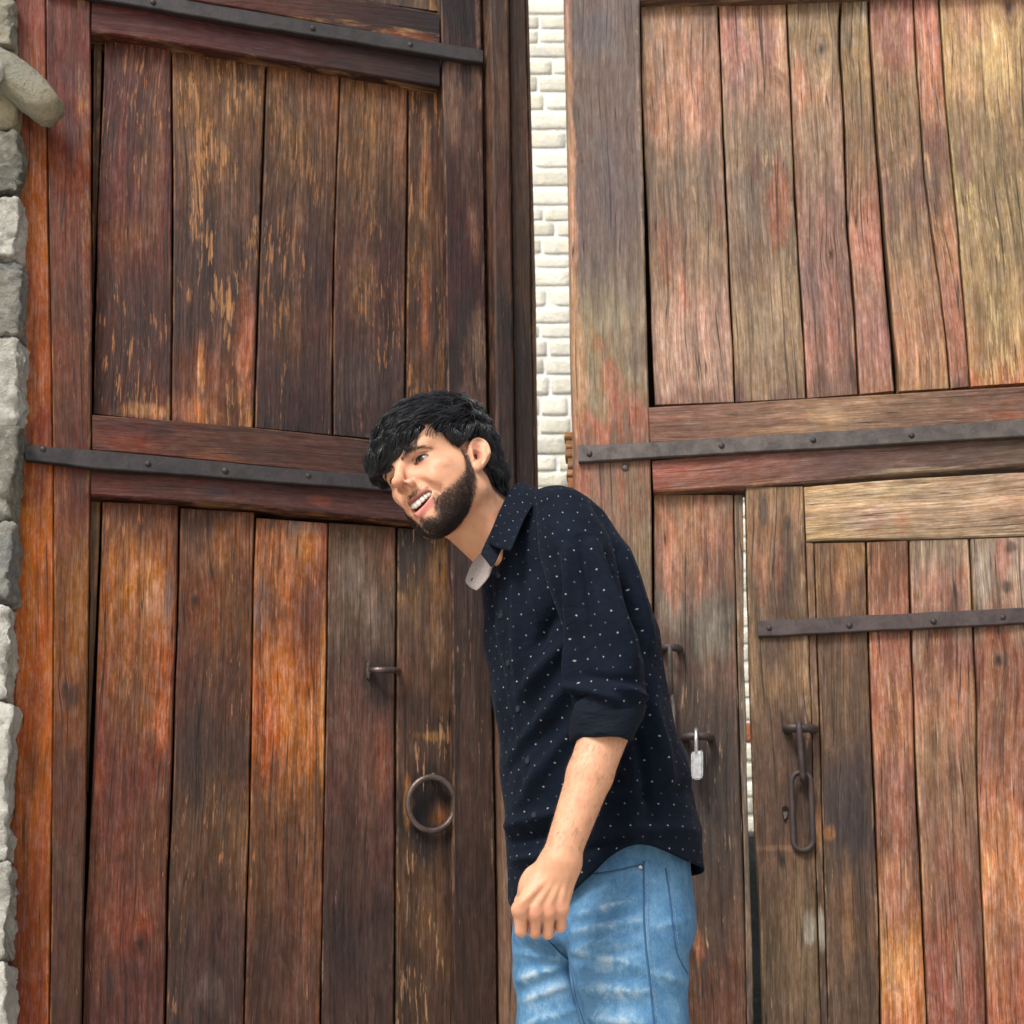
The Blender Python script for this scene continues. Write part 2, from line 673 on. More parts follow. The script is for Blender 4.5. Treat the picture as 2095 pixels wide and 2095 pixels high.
# ================================================================== left leaf
PL = Plane(2.90, 0.26)
gate_l = empty('gate_leaf', (PL.hit(100, BOT).x, PL.hit(100, BOT).y, 0),
               'dark reddish brown timber gate leaf with round iron ring handle, hinged against the stone jamb', 'gate')
DK = dict(dark=(30, 23, 24), warm=(1.08, .88, .82), k=.95, ds=.0)
ST = 0.030      # stiles and rails stand proud of the boards
stile_r = [(185, TOP), (185, 0), (185, 65), (187, 500), (188, 900), (185, 1012), (183, 1150), (180, 1400), (178, 1620), (172, 1800), (167, 2094), (155, BOT)]
seam = [(92, TOP), (94, 0), (96, 275), (101, 520), (105, 700), (109, 905), (111, 1200), (108, 1600), (102, 2095), (94, BOT)]
board('stile', gate_l, PL, [(18, TOP), (24, 0), (36, 300), (40, 900), (22, 1500), (10, 2095), (0, BOT)], shift(seam, -0.8), ST - .003, .09,
      [(0, (120, 72, 62)), (.14, (128, 72, 62)), (.24, (150, 84, 60)), (.32, (178, 104, 58)), (.42, (192, 108, 56)), (.46, (150, 70, 40)), (.5, (196, 112, 34)), (.62, (184, 96, 26)), (.76, (140, 66, 24)), (1, (120, 58, 26))],
      flake=.1, n=16, contrast=.7, bare=(200, 130, 70), **DK)
board('stile', gate_l, PL, shift(seam, 0.8), stile_r, ST, .09,
      [(0, (104, 58, 50)), (.14, (112, 62, 54)), (.20, (100, 56, 50)), (.27, (142, 78, 42)), (.33, (112, 66, 48)), (.42, (112, 64, 44)), (.48, (98, 56, 42)), (.53, (120, 72, 40)), (.6, (118, 74, 34)), (.68, (92, 58, 40)), (.76, (80, 54, 42)), (1, (70, 48, 38))],
      flake=.15, n=16, contrast=.85, stains_px=[(150, 1280, 16, 130, (168, 112, 48), .55, .6), (140, 1420, 22, 26, (48, 38, 40), .8, .5), (150, 640, 30, 60, (72, 48, 46), .5, .5)], knots_px=[(128, 1404, 5)], **DK)
# rails and the panel above
board('rail', gate_l, PL, [(188, -36), (302, -36), (748, 0), (899, 27)], [(188, -14), (377, -2), (520, 22), (899, 92)], ST, .07,
      ev((95, 50, 44), (90, 46, 40), (84, 44, 36), (64, 40, 36), (42, 34, 36)), flake=.12, n=12, contrast=.8, stains_px=[(840, 76, 60, 14, (150, 70, 40), .7, .5)], **DK)
board('rail', gate_l, PL, [(188, -10), (301, 0), (520, 40), (899, 116)], [(187, 64), (351, 86), (545, 119), (899, 176)], ST - .001, .07,
      ev((94, 50, 44), (86, 46, 44), (78, 42, 40), (62, 38, 36), (40, 32, 33)), flake=.06, n=12, contrast=.8, **DK)
for (a0, a1, b0, b1, c) in ((192, 192, 352, 351, (88, 48, 42)), (354, 353, 545, 546, (92, 60, 44)), (548, 549, 748, 700, (70, 52, 44)), (752, 704, 900, 900, (96, 80, 66))):
    ya, yb = -46 + (a1 - 190) * .1, -46 + (b1 - 190) * .1
    if a0 > 700:
        ya, yb = -4, 23
    board('plank', gate_l, PL, [(a0, TOP), (a1, ya)], [(b0, TOP), (b1, yb)], 0, .035, ev(c, tuple(int(v * .9) for v in c)), flake=.3, n=5, **DK)
# upper panel planks
u0 = [(214, 72), (206.6, 272), (199, 471), (194, 700), (190, 846)]
u1 = [(351, 89), (353, 290), (353, 471), (352, 700), (350, 862)]
u2 = [(545, 120), (539, 310), (533, 466), (527, 660), (520, 874)]
u3 = [(696, 147), (688, 388), (682, 582), (681, 889)]
u4 = [(836, 175), (833, 466), (830, 660), (829, 903)]
u5 = [(907, 180), (909.5, 388), (913, 679), (915, 916)]
board('batten', gate_l, PL, [(192, 78), (191, 300), (189, 500), (188, 640)], [(209, 80), (203, 300), (196, 500), (190, 640)], -.012, .03,
      ev((110, 84, 60), (92, 66, 50), (70, 50, 42)), flake=.3, n=6, cham=.001, **DK)
board('plank', gate_l, PL, u0, shift(u1, -1.0), .004, .035,
      [(0, (98, 56, 48)), (.15, (92, 50, 46)), (.4, (92, 52, 48)), (.55, (100, 60, 46)), (.75, (84, 50, 44)), (.93, (84, 48, 42)), (1, (100, 58, 42))],
      flake=.85, contrast=1.15, bare=(206, 152, 98), stains_px=[(312, 330, 22, 200, (128, 92, 66), .6, .7), (250, 480, 50, 40, (140, 98, 66), .5, .6), (300, 840, 50, 16, (206, 148, 92), .75, .5), (300, 660, 50, 110, (60, 44, 44), .6, .6)], **DK)
board('plank', gate_l, PL, shift(u1, 1.0), shift(u2, -1.5), .001, .035,
      [(0, (122, 84, 54)), (.12, (128, 92, 60)), (.3, (104, 76, 56)), (.5, (86, 62, 50)), (.7, (74, 54, 48)), (.86, (104, 66, 46)), (1, (108, 68, 44))],
      flake=1.3, contrast=1.2, bare=(216, 166, 108), stains_px=[(400, 150, 40, 60, (150, 104, 62), .6, .7), (470, 330, 22, 210, (118, 90, 64), .6, .6), (500, 700, 18, 120, (188, 112, 66), .75, .6), (412, 740, 8, 60, (206, 150, 96), .8, .5), (400, 840, 45, 30, (190, 120, 72), .6, .6), (420, 500, 30, 100, (62, 48, 50), .5, .6)], **DK)
board('plank', gate_l, PL, shift(u2, 1.5), shift(u3, -.5), .003, .035,
      [(0, (120, 84, 56)), (.15, (108, 76, 50)), (.4, (88, 62, 48)), (.55, (78, 54, 46)), (.75, (82, 56, 46)), (.9, (66, 46, 44)), (1, (60, 44, 40))],
      flake=.9, contrast=1.25, bare=(190, 140, 90), stains_px=[(610, 300, 30, 160, (112, 84, 54), .6, .6), (640, 560, 40, 80, (66, 46, 46), .5, .6), (600, 690, 30, 90, (106, 74, 50), .5, .6)], **DK)
board('plank', gate_l, PL, shift(u3, .5), shift(u4, -.8), .002, .035,
      [(0, (120, 82, 54)), (.15, (112, 80, 52)), (.35, (92, 66, 48)), (.5, (84, 56, 46)), (.68, (76, 50, 44)), (.85, (70, 54, 50)), (1, (56, 42, 40))],
      flake=.9, contrast=1.25, bare=(186, 136, 86), stains_px=[(790, 280, 26, 110, (142, 104, 66), .7, .6), (740, 590, 26, 80, (120, 88, 58), .6, .6), (795, 560, 24, 110, (76, 38, 38), .6, .6), (730, 770, 36, 60, (84, 72, 70), .5, .6)], **DK)
board('plank', gate_l, PL, shift(u4, .8), shift(u5, -1.2), -.001, .035,
      [(0, (82, 56, 40)), (.2, (86, 58, 40)), (.45, (98, 70, 46)), (.6, (78, 52, 40)), (.8, (96, 66, 44)), (1, (56, 40, 34))],
      flake=.9, bare=(216, 160, 104), stains_px=[(870, 330, 12, 130, (176, 124, 76), .7, .5), (893, 320, 10, 110, (70, 36, 32), .7, .5), (870, 620, 10, 110, (170, 104, 64), .7, .5), (890, 660, 14, 120, (54, 40, 38), .6, .5)], **DK)
# free stile and the moulded meeting post
f0 = [(899, TOP), (900, 0), (906, 180), (909.5, 388), (913, 679), (917, 900), (921, 1060), (925, 1250), (926, 1791), (928, 2095), (930, BOT)]
f1 = [(978, TOP), (983, 0), (987, 128), (991, 466), (995, 700), (1002, 1100), (1015, 1880), (1018, 2095), (1026, BOT)]
board('stile', gate_l, PL, shift(f0, 1.2), f1, ST, .09,
      [(0, (46, 34, 34)), (.14, (40, 30, 32)), (.19, (58, 42, 38)), (.23, (98, 78, 66)), (.28, (74, 48, 42)), (.35, (62, 36, 34)), (.41, (44, 36, 36)), (.45, (86, 66, 58)), (.5, (58, 44, 42)), (.62, (60, 44, 38)), (.8, (66, 48, 40)), (1, (56, 42, 36))],
      flake=.55, bare=(178, 146, 118), n=16, stains_px=[(925, 250, 16, 60, (126, 100, 78), .8, .5), (965, 470, 10, 60, (150, 110, 84), .6, .6), (970, 690, 12, 60, (150, 122, 104), .7, .5)], **DK)
p0 = [(995, TOP), (1001, 0), (1008, 388), (1012, 700), (1031, 1880), (1034, 2095), (1042, BOT)]
p1 = [(1035, TOP), (1041, 0), (1047, 388), (1051, 700), (1070, 1880), (1073, 2095), (1080, BOT)]
p2 = [(1066, TOP), (1074.5, 0), (1084, 388), (1088, 700), (1093, 1000), (1106, 1880), (1109, 2095), (1116, BOT)]
p3 = [(1073, TOP), (1082, 0), (1092, 388), (1098, 700), (1102, 1000), (1116, 1880), (1119, 2095), (1126, BOT)]
board('meeting_post', gate_l, PL, shift(f1, 1.5), shift(p0, -1), ST - .022, .06, ev((44, 34, 32), (50, 36, 34), (40, 30, 30), (64, 36, 32), (70, 34, 30)), flake=.1, n=14, contrast=.8, **DK)
board('meeting_post', gate_l, PL, p0, p1, ST + .035, .12,
      [(0, (70, 52, 46)), (.14, (70, 52, 46)), (.22, (92, 68, 54)), (.32, (78, 54, 44)), (.4, (56, 42, 38)), (.52, (52, 40, 36)), (.62, (110, 90, 76)), (.75, (126, 104, 88)), (1, (104, 84, 70))], flake=.2, n=16, cham=.006, contrast=.9, bare=(150, 110, 80), **DK)
board('meeting_post', gate_l, PL, shift(p1, 1.2), p2, ST + .012, .10,
      [(0, (58, 42, 34)), (.2, (66, 48, 36)), (.3, (72, 54, 40)), (.4, (50, 38, 34)), (.6, (54, 40, 36)), (.72, (110, 88, 72)), (1, (104, 84, 70))], flake=.25, n=16, contrast=.9, bare=(140, 104, 76), **DK)
board('meeting_post', gate_l, PL, shift(p2, 1), p3, ST - .004, .06, ev((120, 104, 92), (110, 92, 78), (96, 76, 62), (90, 70, 56), (112, 92, 78)), flake=.3, n=16, cham=.002, contrast=.8, **DK)
# mid rails and iron strap
board('rail', gate_l, PL, [(189, 848), (341, 859), (518, 874), (700, 893), (913, 918)], [(189, 921), (320, 932), (518, 952), (913, 990)], ST - .001, .07,
      ev((112, 60, 50), (100, 56, 46), (84, 54, 44), (82, 52, 44), (72, 48, 42), (64, 44, 40)), flake=.12, n=12, contrast=.85, stains_px=[(260, 912, 60, 12, (140, 70, 48), .6, .5), (430, 930, 60, 14, (136, 76, 44), .6, .5), (330, 880, 30, 20, (60, 46, 48), .6, .5)], **DK)
board('rail', gate_l, PL, [(187, 953), (518, 978), (915, 1018)], [(186, 1012), (518, 1035), (800, 1064), (920, 1077)], ST, .07,
      ev((96, 52, 46), (86, 48, 44), (78, 48, 46), (76, 44, 42), (66, 42, 40)), flake=.1, n=12, contrast=.85, stains_px=[(440, 1000, 24, 18, (58, 50, 58), .8, .5), (655, 1022, 22, 12, (132, 70, 50), .6, .5)], **DK)
strap('iron_strap', gate_l, PL, [(52, 909), (187, 920), (518, 951), (797, 974), (988, 996)], [(52, 940), (187, 957), (518, 982), (799, 1004), (988, 1026)], ST + .014, .013, IRON_D,
      [(88, 919), (303, 949), (461, 963), (631, 974), (850, 1000)])
strap('iron_strap', gate_l, PL, [(90, -50), (377, -1), (520, 23), (988, 101)], [(90, -22), (232, 3), (520, 53), (988, 128)], ST + .014, .013, IRON_D,
      [(146, -16), (313, 4), (640, 58), (840, 92)])
# lower planks
l0 = [(209, 1027), (205.5, 1185), (197, 1354), (194, 1450), (183, 1724), (172.6, 1903), (168, 2095)]
l1 = [(367, 1034), (364, 1253), (357, 1430), (350.6, 1652), (343, 1831), (338, 2083)]
l2 = [(523, 1049), (517, 1253), (516, 1430), (512, 1616), (507, 1831), (500, 2083)]
l3 = [(671.5, 1071), (670, 1253), (666.5, 1448), (664, 1627), (656, 2095)]
l4 = [(812, 1079), (812, 1250), (810, 1506), (809.5, 1791), (808, 2095)]
l5 = [(922, 1090), (925, 1250), (925, 1506), (926, 1791), (927, 2095)]
board('batten', gate_l, PL, [(186, 1016), (184, 1200), (181, 1400), (178, 1620)], [(206, 1020), (199, 1200), (189, 1400), (181, 1620)], -.014, .03,
      ev((146, 124, 98), (138, 116, 90), (120, 96, 72), (70, 52, 42)), flake=.2, n=8, cham=.001, contrast=.6, **DK)
LB = dict(n=14)


def top_at(pts, y):
    return [(pts[0][0], y)] + pts[1:]


board('plank', gate_l, PL, ext(l0, BOT), ext(shift(l1, -1.4), BOT), .006, .035,
      [(0, (104, 62, 46)), (.05, (118, 70, 46)), (.1, (158, 94, 44)), (.2, (146, 84, 48)), (.27, (118, 76, 50)), (.34, (112, 64, 48)), (.45, (102, 62, 46)), (.52, (110, 64, 48)), (.6, (88, 52, 44)), (1, (80, 50, 42))],
      flake=.6, bare=(206, 150, 100), stains_px=[(262, 1150, 40, 60, (186, 116, 50), .6, .6), (320, 1230, 34, 46, (166, 130, 108), .55, .6), (346, 1230, 8, 80, (112, 100, 98), .7, .6), (330, 1480, 14, 60, (192, 110, 56), .7, .5), (206, 1500, 8, 130, (170, 84, 58), .6, .5), (290, 1930, 16, 26, (44, 36, 38), .9, .4), (225, 2020, 8, 40, (48, 38, 38), .8, .4), (270, 1880, 40, 60, (142, 74, 44), .5, .6)], knots_px=[(288, 1930, 7)], **LB, **DK)
board('plank', gate_l, PL, ext(shift(top_at(l1, 1040), 1.4), BOT), ext(shift(l2, -1.2), BOT), .002, .035,
      [(0, (92, 64, 50)), (.05, (124, 82, 54)), (.12, (122, 76, 48)), (.2, (102, 66, 50)), (.3, (84, 62, 52)), (.4, (98, 70, 52)), (.5, (88, 60, 48)), (.6, (68, 50, 46)), (1, (64, 48, 44))],
      flake=.5, bare=(200, 150, 104), stains_px=[(482, 1070, 16, 20, (190, 128, 76), .7, .6), (470, 1115, 40, 50, (164, 102, 48), .55, .6), (400, 1530, 26, 90, (56, 44, 48), .6, .6), (430, 2030, 26, 40, (112, 98, 92), .6, .5), (470, 1700, 30, 120, (118, 84, 58), .5, .6)], knots_px=[(400, 1228, 7), (450, 1880, 4)], **LB, **DK)
board('plank', gate_l, PL, ext(shift(top_at(l2, 1060), 1.2), BOT), ext(shift(l3, -.4), BOT), .004, .035,
      [(0, (104, 82, 70)), (.025, (156, 98, 66)), (.07, (158, 96, 60)), (.14, (128, 82, 58)), (.22, (170, 98, 54)), (.3, (166, 96, 48)), (.36, (112, 76, 50)), (.45, (106, 74, 50)), (.55, (90, 62, 48)), (1, (80, 54, 44))],
      flake=.7, bare=(226, 156, 96), stains_px=[(620, 1080, 36, 14, (168, 158, 148), .6, .5), (625, 1110, 24, 40, (222, 146, 76), .6, .6), (640, 1230, 26, 70, (110, 62, 48), .7, .6), (535, 1240, 16, 50, (150, 128, 124), .5, .6), (590, 1420, 46, 110, (198, 116, 52), .6, .7), (662, 1440, 7, 200, (226, 166, 96), .6, .5), (600, 1600, 40, 70, (160, 102, 56), .5, .6), (560, 1960, 40, 80, (62, 46, 44), .5, .6)], **LB, **DK)
board('plank', gate_l, PL, ext(shift(top_at(l3, 1070), .4), BOT), ext(shift(l4, -2), BOT), .001, .035,
      [(0, (96, 72, 54)), (.05, (98, 76, 60)), (.13, (96, 82, 70)), (.2, (86, 66, 56)), (.27, (98, 70, 60)), (.35, (94, 64, 56)), (.45, (76, 54, 48)), (.53, (60, 46, 44)), (.62, (70, 52, 46)), (1, (62, 46, 42))],
      flake=.35, bare=(186, 164, 146), stains_px=[(722, 1180, 26, 60, (150, 140, 128), .6, .6), (760, 1250, 20, 60, (150, 138, 128), .55, .6), (780, 1400, 32, 60, (34, 32, 38), .75, .6), (780, 1560, 18, 90, (140, 78, 60), .6, .6), (790, 1130, 16, 60, (130, 76, 56), .5, .6), (740, 1980, 50, 70, (56, 46, 46), .5, .6)], **LB, **DK)
board('plank', gate_l, PL, ext(shift(top_at(l4, 1080), 2), BOT), ext(shift(l5, -1.4), BOT), .003, .035,
      [(0, (50, 42, 40)), (.04, (72, 58, 46)), (.08, (110, 84, 56)), (.14, (92, 72, 58)), (.2, (96, 70, 52)), (.25, (72, 54, 46)), (.32, (84, 62, 52)), (.4, (62, 50, 44)), (.5, (92, 68, 48)), (.6, (70, 52, 42)), (1, (62, 46, 40))],
      flake=.8, bare=(200, 164, 124), stains_px=[(900, 1150, 18, 80, (170, 122, 66), .7, .6), (850, 1150, 26, 60, (52, 46, 48), .6, .6), (895, 1300, 20, 60, (190, 150, 110), .5, .6), (880, 1650, 50, 72, (26, 24, 28), 1.0, .5), (836, 1640, 8, 50, (196, 128, 48), .8, .5), (905, 1670, 20, 30, (160, 100, 42), .8, .6), (890, 1506, 42, 10, (176, 128, 66), .7, .5), (880, 1740, 20, 40, (36, 34, 38), .7, .6)], **LB, **DK)  # last dark patch is the ring's shadow, put into the wood colour
board('stile', gate_l, PL, ext([(924, 1084), (927, 1250), (927.5, 1506), (928, 1791), (929, 2095)], BOT), [(996, 1084), (1002, 1250), (1009, 1800), (1014, 2095), (1022, BOT)], ST - .006, .07,
      ev((62, 46, 40), (60, 44, 38), (66, 48, 40), (70, 50, 40), (60, 44, 38)), flake=.3, n=12, bare=(120, 90, 66), **DK)
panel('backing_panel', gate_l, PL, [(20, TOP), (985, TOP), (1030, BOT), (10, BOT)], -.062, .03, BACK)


# ---- ironmongery on the left leaf
def px_m(plane, x, y):
    return (plane.hit(x, y) - CAM).y / F_PX


def ring(name, parent, plane, cx, cy, rx, ry, r, off, mat, tilt=0.0):
    pts = []
    for i in range(40):
        a = 2 * math.pi * i / 40
        pts.append(plane.hit(cx + rx * math.cos(a), cy + ry * math.sin(a), off + tilt * math.sin(a)))
    return tube(name, pts, r, mat, parent, closed=True)


rg = ring('ring_handle', gate_l, PL, 883, 1645, 48, 55, .0066, .022, IRON_R, -.006)
m_ = PL.hit(887, 1592, 0)
tube('staple', [PL.hit(887 + 9 * math.cos(a) * .6, 1593 - 9 * math.sin(a), .004 + .024 * math.sin(a)) for a in np.linspace(0, math.pi, 9)], .0036, IRON_R, rg)
lt = tube('latch_pin', [PL.hit(758, 1371, .006), PL.hit(764, 1371, .024), PL.hit(772, 1371, .032), PL.hit(790, 1371, .034), PL.hit(806, 1371, .030), PL.hit(814, 1372, .012), PL.hit(816, 1372, .0)], [.0055, .0065, .007, .007, .0065, .006, .005], IRON_R, gate_l)


def plate(name, parent, plane, pts_px, off, thick, mat, bev=.0015):
    bm = bmesh.new()
    vs = [bm.verts.new(plane.hit(x, y, off)) for x, y in pts_px]
    f = bm.faces.new(vs)
    r = bmesh.ops.extrude_face_region(bm, geom=[f])
    for v in r['geom']:
        if isinstance(v, bmesh.types.BMVert):
            v.co -= plane.n * thick
    bmesh.ops.recalc_face_normals(bm, faces=bm.faces)
    if bev:
        bmesh.ops.bevel(bm, geom=list(bm.edges), offset=bev, segments=1, affect='EDGES')
    me = bpy.data.meshes.new(name)
    bm.to_mesh(me); bm.free()
    return put(name, me, mat, parent)


plate('latch_plate', gate_l, PL, [(752, 1355), (757, 1353), (759, 1372), (757, 1390), (752, 1388), (750, 1372)], .012, .012, IRON_R)

# ================================================================== right leaf
PR = Plane(3.00, -0.15)
gate_r = empty('gate_leaf', (PR.hit(1250, BOT).x, PR.hit(1250, BOT).y, 0),
               'sun bleached pinkish brown timber gate leaf with a small wicket opening in it', 'gate')
RK = dict(dark=(62, 48, 44), bare=(226, 182, 130), ds=.14, k=.94, warm=(1.04, .95, .91))
r_edge = [(1148, TOP), (1151, 0), (1156, 194), (1160, 388), (1164.6, 699), (1168, 879), (1173, 1008), (1176, 1300), (1180, 1800), (1182, 2095), (1186, BOT)]
r_in = [(1302, TOP), (1308, 7), (1311, 181), (1316.7, 362), (1321, 543), (1323, 700), (1325, 828), (1330, 905), (1332, 1008), (1335, 1278), (1340, 1700), (1343, 2095), (1346, BOT)]
board('stile', gate_r, PR, r_edge, r_in, ST, .10,
      [(0, (128, 104, 92)), (.13, (116, 96, 90)), (.22, (118, 94, 84)), (.3, (114, 92, 84)), (.36, (130, 108, 90)), (.41, (154, 132, 104)), (.43, (150, 116, 82)), (.455, (176, 104, 78)), (.49, (140, 100, 78)), (.55, (142, 112, 84)), (.65, (120, 92, 74)), (1, (100, 76, 62))],
      flake=.25, n=20, cham=.003, cham_a=.022, contrast=.8,
      stains_px=[(1166, 250, 15, 420, (206, 140, 112), .8, .4), (1170, 500, 16, 420, (214, 150, 100), .75, .4), (1182, 760, 22, 140, (214, 148, 104), .8, .5), (1215, 70, 40, 50, (84, 84, 96), .5, .6), (1250, 360, 30, 120, (104, 88, 96), .5, .6), (1260, 640, 40, 60, (150, 134, 110), .5, .6), (1200, 1010, 26, 60, (196, 112, 82), .7, .6)], dark=RK['dark'], ds=.1, bare=(214, 176, 140))
board('rail', gate_r, PR, [(1306, -96), (1650, -116), (2288, -149)], [(1309, 0), (1612, -8), (2288, -43)], ST, .07, ev((110, 84, 76), (120, 90, 74), (124, 96, 74), (120, 88, 70)), flake=.2, n=10, contrast=.8, **RK)
for (a0, b0, c) in ((1306, 1464, (160, 120, 96)), (1467, 1606, (176, 130, 100)), (1610, 1772, (160, 120, 92)), (1777, 1916, (176, 118, 100)), (1920, 2120, (186, 140, 100))):
    board('plank', gate_r, PR, [(a0 - 6, TOP), (a0, -105)], [(b0 - 8, TOP), (b0, -112)], 0, .035, ev(c, c), flake=.6, n=5, **RK)
strap('iron_strap', gate_r, PR, [(1170, -62), (1650, -82), (2288, -109)], [(1170, -30), (1650, -50), (2288, -77)], ST + .014, .013, IRON_L, [(1206, -46)])
b0 = [(1310, 10), (1313, 181), (1320, 362), (1328, 543), (1333, 680), (1336, 750), (1339.4, 827.6)]
b1 = [(1469, 4), (1478, 217), (1487, 435), (1494, 616), (1499.6, 700), (1501, 750), (1503, 822)]
b2 = [(1609, 0), (1621, 254), (1628, 435), (1639, 616), (1643.5, 688), (1648, 750), (1650, 814)]
b3a = [(1721, -4), (1716, 80), (1722, 150), (1727, 254), (1732, 453), (1741, 543), (1752, 700), (1754, 750), (1757, 806)]
b3 = [(1776, -4), (1778, 60), (1788, 235), (1797.5, 362), (1806.5, 507), (1817, 634), (1823, 700), (1828, 750), (1831, 799)]
b4a = [(1868, -8), (1880, 200), (1890, 344), (1901, 435), (1922.5, 580), (1935, 688), (1941, 750), (1944, 794)]
b4 = [(1920.7, -10), (1933, 181), (1944, 308), (1959, 453), (1973, 634), (1982, 750), (1985, 790)]
b5 = [(2118, -14), (2128, 400), (2136, 780)]
RB = dict(n=16)
board('plank', gate_r, PR, b0, shift(b1, -1.2), .004, .035,
      [(0, (172, 132, 104)), (.15, (184, 136, 104)), (.3, (192, 138, 108)), (.42, (146, 118, 96)), (.55, (146, 116, 92)), (.68, (158, 126, 98)), (.8, (182, 144, 122)), (.93, (180, 142, 120)), (1, (146, 108, 92))],
      flake=.55, stains_px=[(1350, 130, 14, 60, (112, 100, 92), .6, .6), (1340, 210, 14, 60, (150, 92, 68), .7, .6), (1362, 520, 22, 80, (146, 92, 66), .85, .35), (1398, 600, 8, 60, (222, 138, 104), .7, .5), (1410, 200, 18, 100, (218, 152, 118), .6, .6), (1440, 400, 34, 80, (122, 102, 90), .5, .6), (1470, 420, 8, 60, (176, 108, 80), .6, .5)], **RB, **RK)
board('plank', gate_r, PR, shift(b1, 1.2), shift(b2, -1.2), .001, .035,
      [(0, (190, 142, 104)), (.12, (188, 132, 116)), (.25, (176, 132, 110)), (.36, (146, 120, 96)), (.5, (140, 114, 94)), (.64, (140, 116, 92)), (.8, (158, 130, 100)), (.95, (150, 122, 94)), (1, (120, 92, 82))],
      flake=.65, stains_px=[(1510, 100, 18, 90, (196, 134, 128), .6, .6), (1600, 100, 12, 80, (226, 172, 124), .6, .6), (1592, 420, 28, 100, (164, 92, 62), .92, .22), (1548, 340, 14, 36, (128, 82, 74), .8, .35), (1530, 420, 26, 60, (128, 118, 104), .5, .6), (1520, 540, 30, 80, (138, 104, 86), .5, .5), (1580, 680, 30, 60, (166, 142, 108), .5, .6)], **RB, **RK)
board('plank', gate_r, PR, shift(b2, 1.2), shift(b3a, -1.6), .003, .035,
      [(0, (150, 122, 92)), (.12, (152, 126, 92)), (.25, (176, 132, 104)), (.36, (150, 120, 96)), (.5, (152, 116, 100)), (.62, (150, 112, 100)), (.75, (158, 116, 102)), (.9, (176, 120, 104)), (1, (140, 100, 84))],
      flake=.5, stains_px=[(1640, 180, 12, 70, (222, 152, 120), .6, .6), (1630, 380, 14, 130, (150, 86, 62), .7, .5), (1690, 470, 20, 70, (204, 134, 116), .5, .6), (1660, 570, 24, 80, (122, 100, 96), .6, .6), (1710, 640, 18, 90, (196, 116, 104), .55, .6), (1745, 770, 5, 40, (70, 54, 52), .6, .6)], knots_px=[(1680, 100, 9), (1700, 520, 4)], **RB, **RK)
board('plank', gate_r, PR, shift(b3a, 1.6), shift(b3, [-1.2][0]), .000, .035,
      [(0, (172, 146, 108)), (.2, (172, 134, 92)), (.4, (160, 124, 90)), (.52, (176, 120, 94)), (.62, (190, 124, 104)), (.72, (174, 128, 104)), (.85, (176, 124, 112)), (1, (166, 118, 92))],
      flake=.35, stains_px=[(1770, 20, 12, 26, (190, 178, 158), .6, .6), (1745, 380, 8, 60, (150, 100, 60), .6, .5), (1755, 500, 18, 70, (206, 132, 110), .5, .5)], **RB, **RK)
gapb = [(1780, -6), (1782, 60), (1793, 235), (1803, 362), (1814, 507), (1825, 634), (1832, 700), (1837, 750), (1838, 800)]
board('plank', gate_r, PR, gapb, shift(b4a, -.9), .004, .035,
      [(0, (192, 124, 110)), (.15, (184, 122, 100)), (.28, (160, 126, 92)), (.38, (146, 112, 86)), (.5, (140, 108, 84)), (.62, (160, 126, 94)), (.75, (170, 128, 92)), (.88, (190, 130, 98)), (1, (170, 126, 88))],
      flake=.8, stains_px=[(1840, 60, 40, 80, (200, 124, 112), .6, .6), (1815, 400, 6, 110, (148, 96, 94), .7, .4), (1885, 370, 24, 60, (112, 78, 74), .8, .35), (1856, 380, 14, 46, (120, 92, 74), .6, .5), (1800, 640, 10, 60, (110, 100, 96), .6, .6)], **RB, **RK)
board('plank', gate_r, PR, shift(b4a, .9), shift(b4, -1.0), .003, .035,
      [(0, (200, 130, 112)), (.15, (204, 138, 106)), (.3, (186, 126, 94)), (.4, (140, 96, 80)), (.5, (152, 116, 86)), (.7, (186, 128, 94)), (.85, (190, 128, 100)), (1, (150, 98, 78))],
      flake=.95, stains_px=[(1912, 400, 16, 50, (116, 84, 76), .7, .4)], **RB, **RK)
board('plank', gate_r, PR, shift(b4, 1.0), b5, .002, .035,
      [(0, (196, 142, 104)), (.12, (204, 160, 106)), (.22, (206, 160, 108)), (.34, (156, 124, 86)), (.48, (150, 122, 84)), (.6, (166, 134, 94)), (.78, (170, 134, 90)), (.92, (180, 128, 84)), (1, (196, 112, 76))],
      flake=1.0, bare=(244, 206, 140), stains_px=[(2040, 120, 26, 90, (232, 186, 120), .6, .6), (1975, 340, 12, 60, (130, 88, 80), .7, .5), (2080, 300, 26, 60, (150, 100, 66), .5, .6), (2060, 640, 40, 80, (176, 144, 92), .5, .6), (1990, 60, 30, 60, (204, 136, 110), .5, .6)], knots_px=[(2064, 12, 7)], dark=RK['dark'], ds=.1, **RB)
hinge = [(2290, TOP), (2296, 800), (2302, 2095), (2306, BOT)]
board('stile', gate_r, PR, hinge, [(2420, TOP), (2428, 800), (2438, 2095), (2444, BOT)], ST, .10, ev((130, 100, 84), (140, 108, 86), (132, 98, 76), (120, 88, 68)), flake=.3, n=14, **RK)
board('plank', gate_r, PR, shift(b5, 2), [(2287, -20), (2290, 400), (2292, 772)], .003, .035, ev((180, 132, 98), (164, 126, 92), (168, 122, 90)), flake=.6, **RB, **RK)
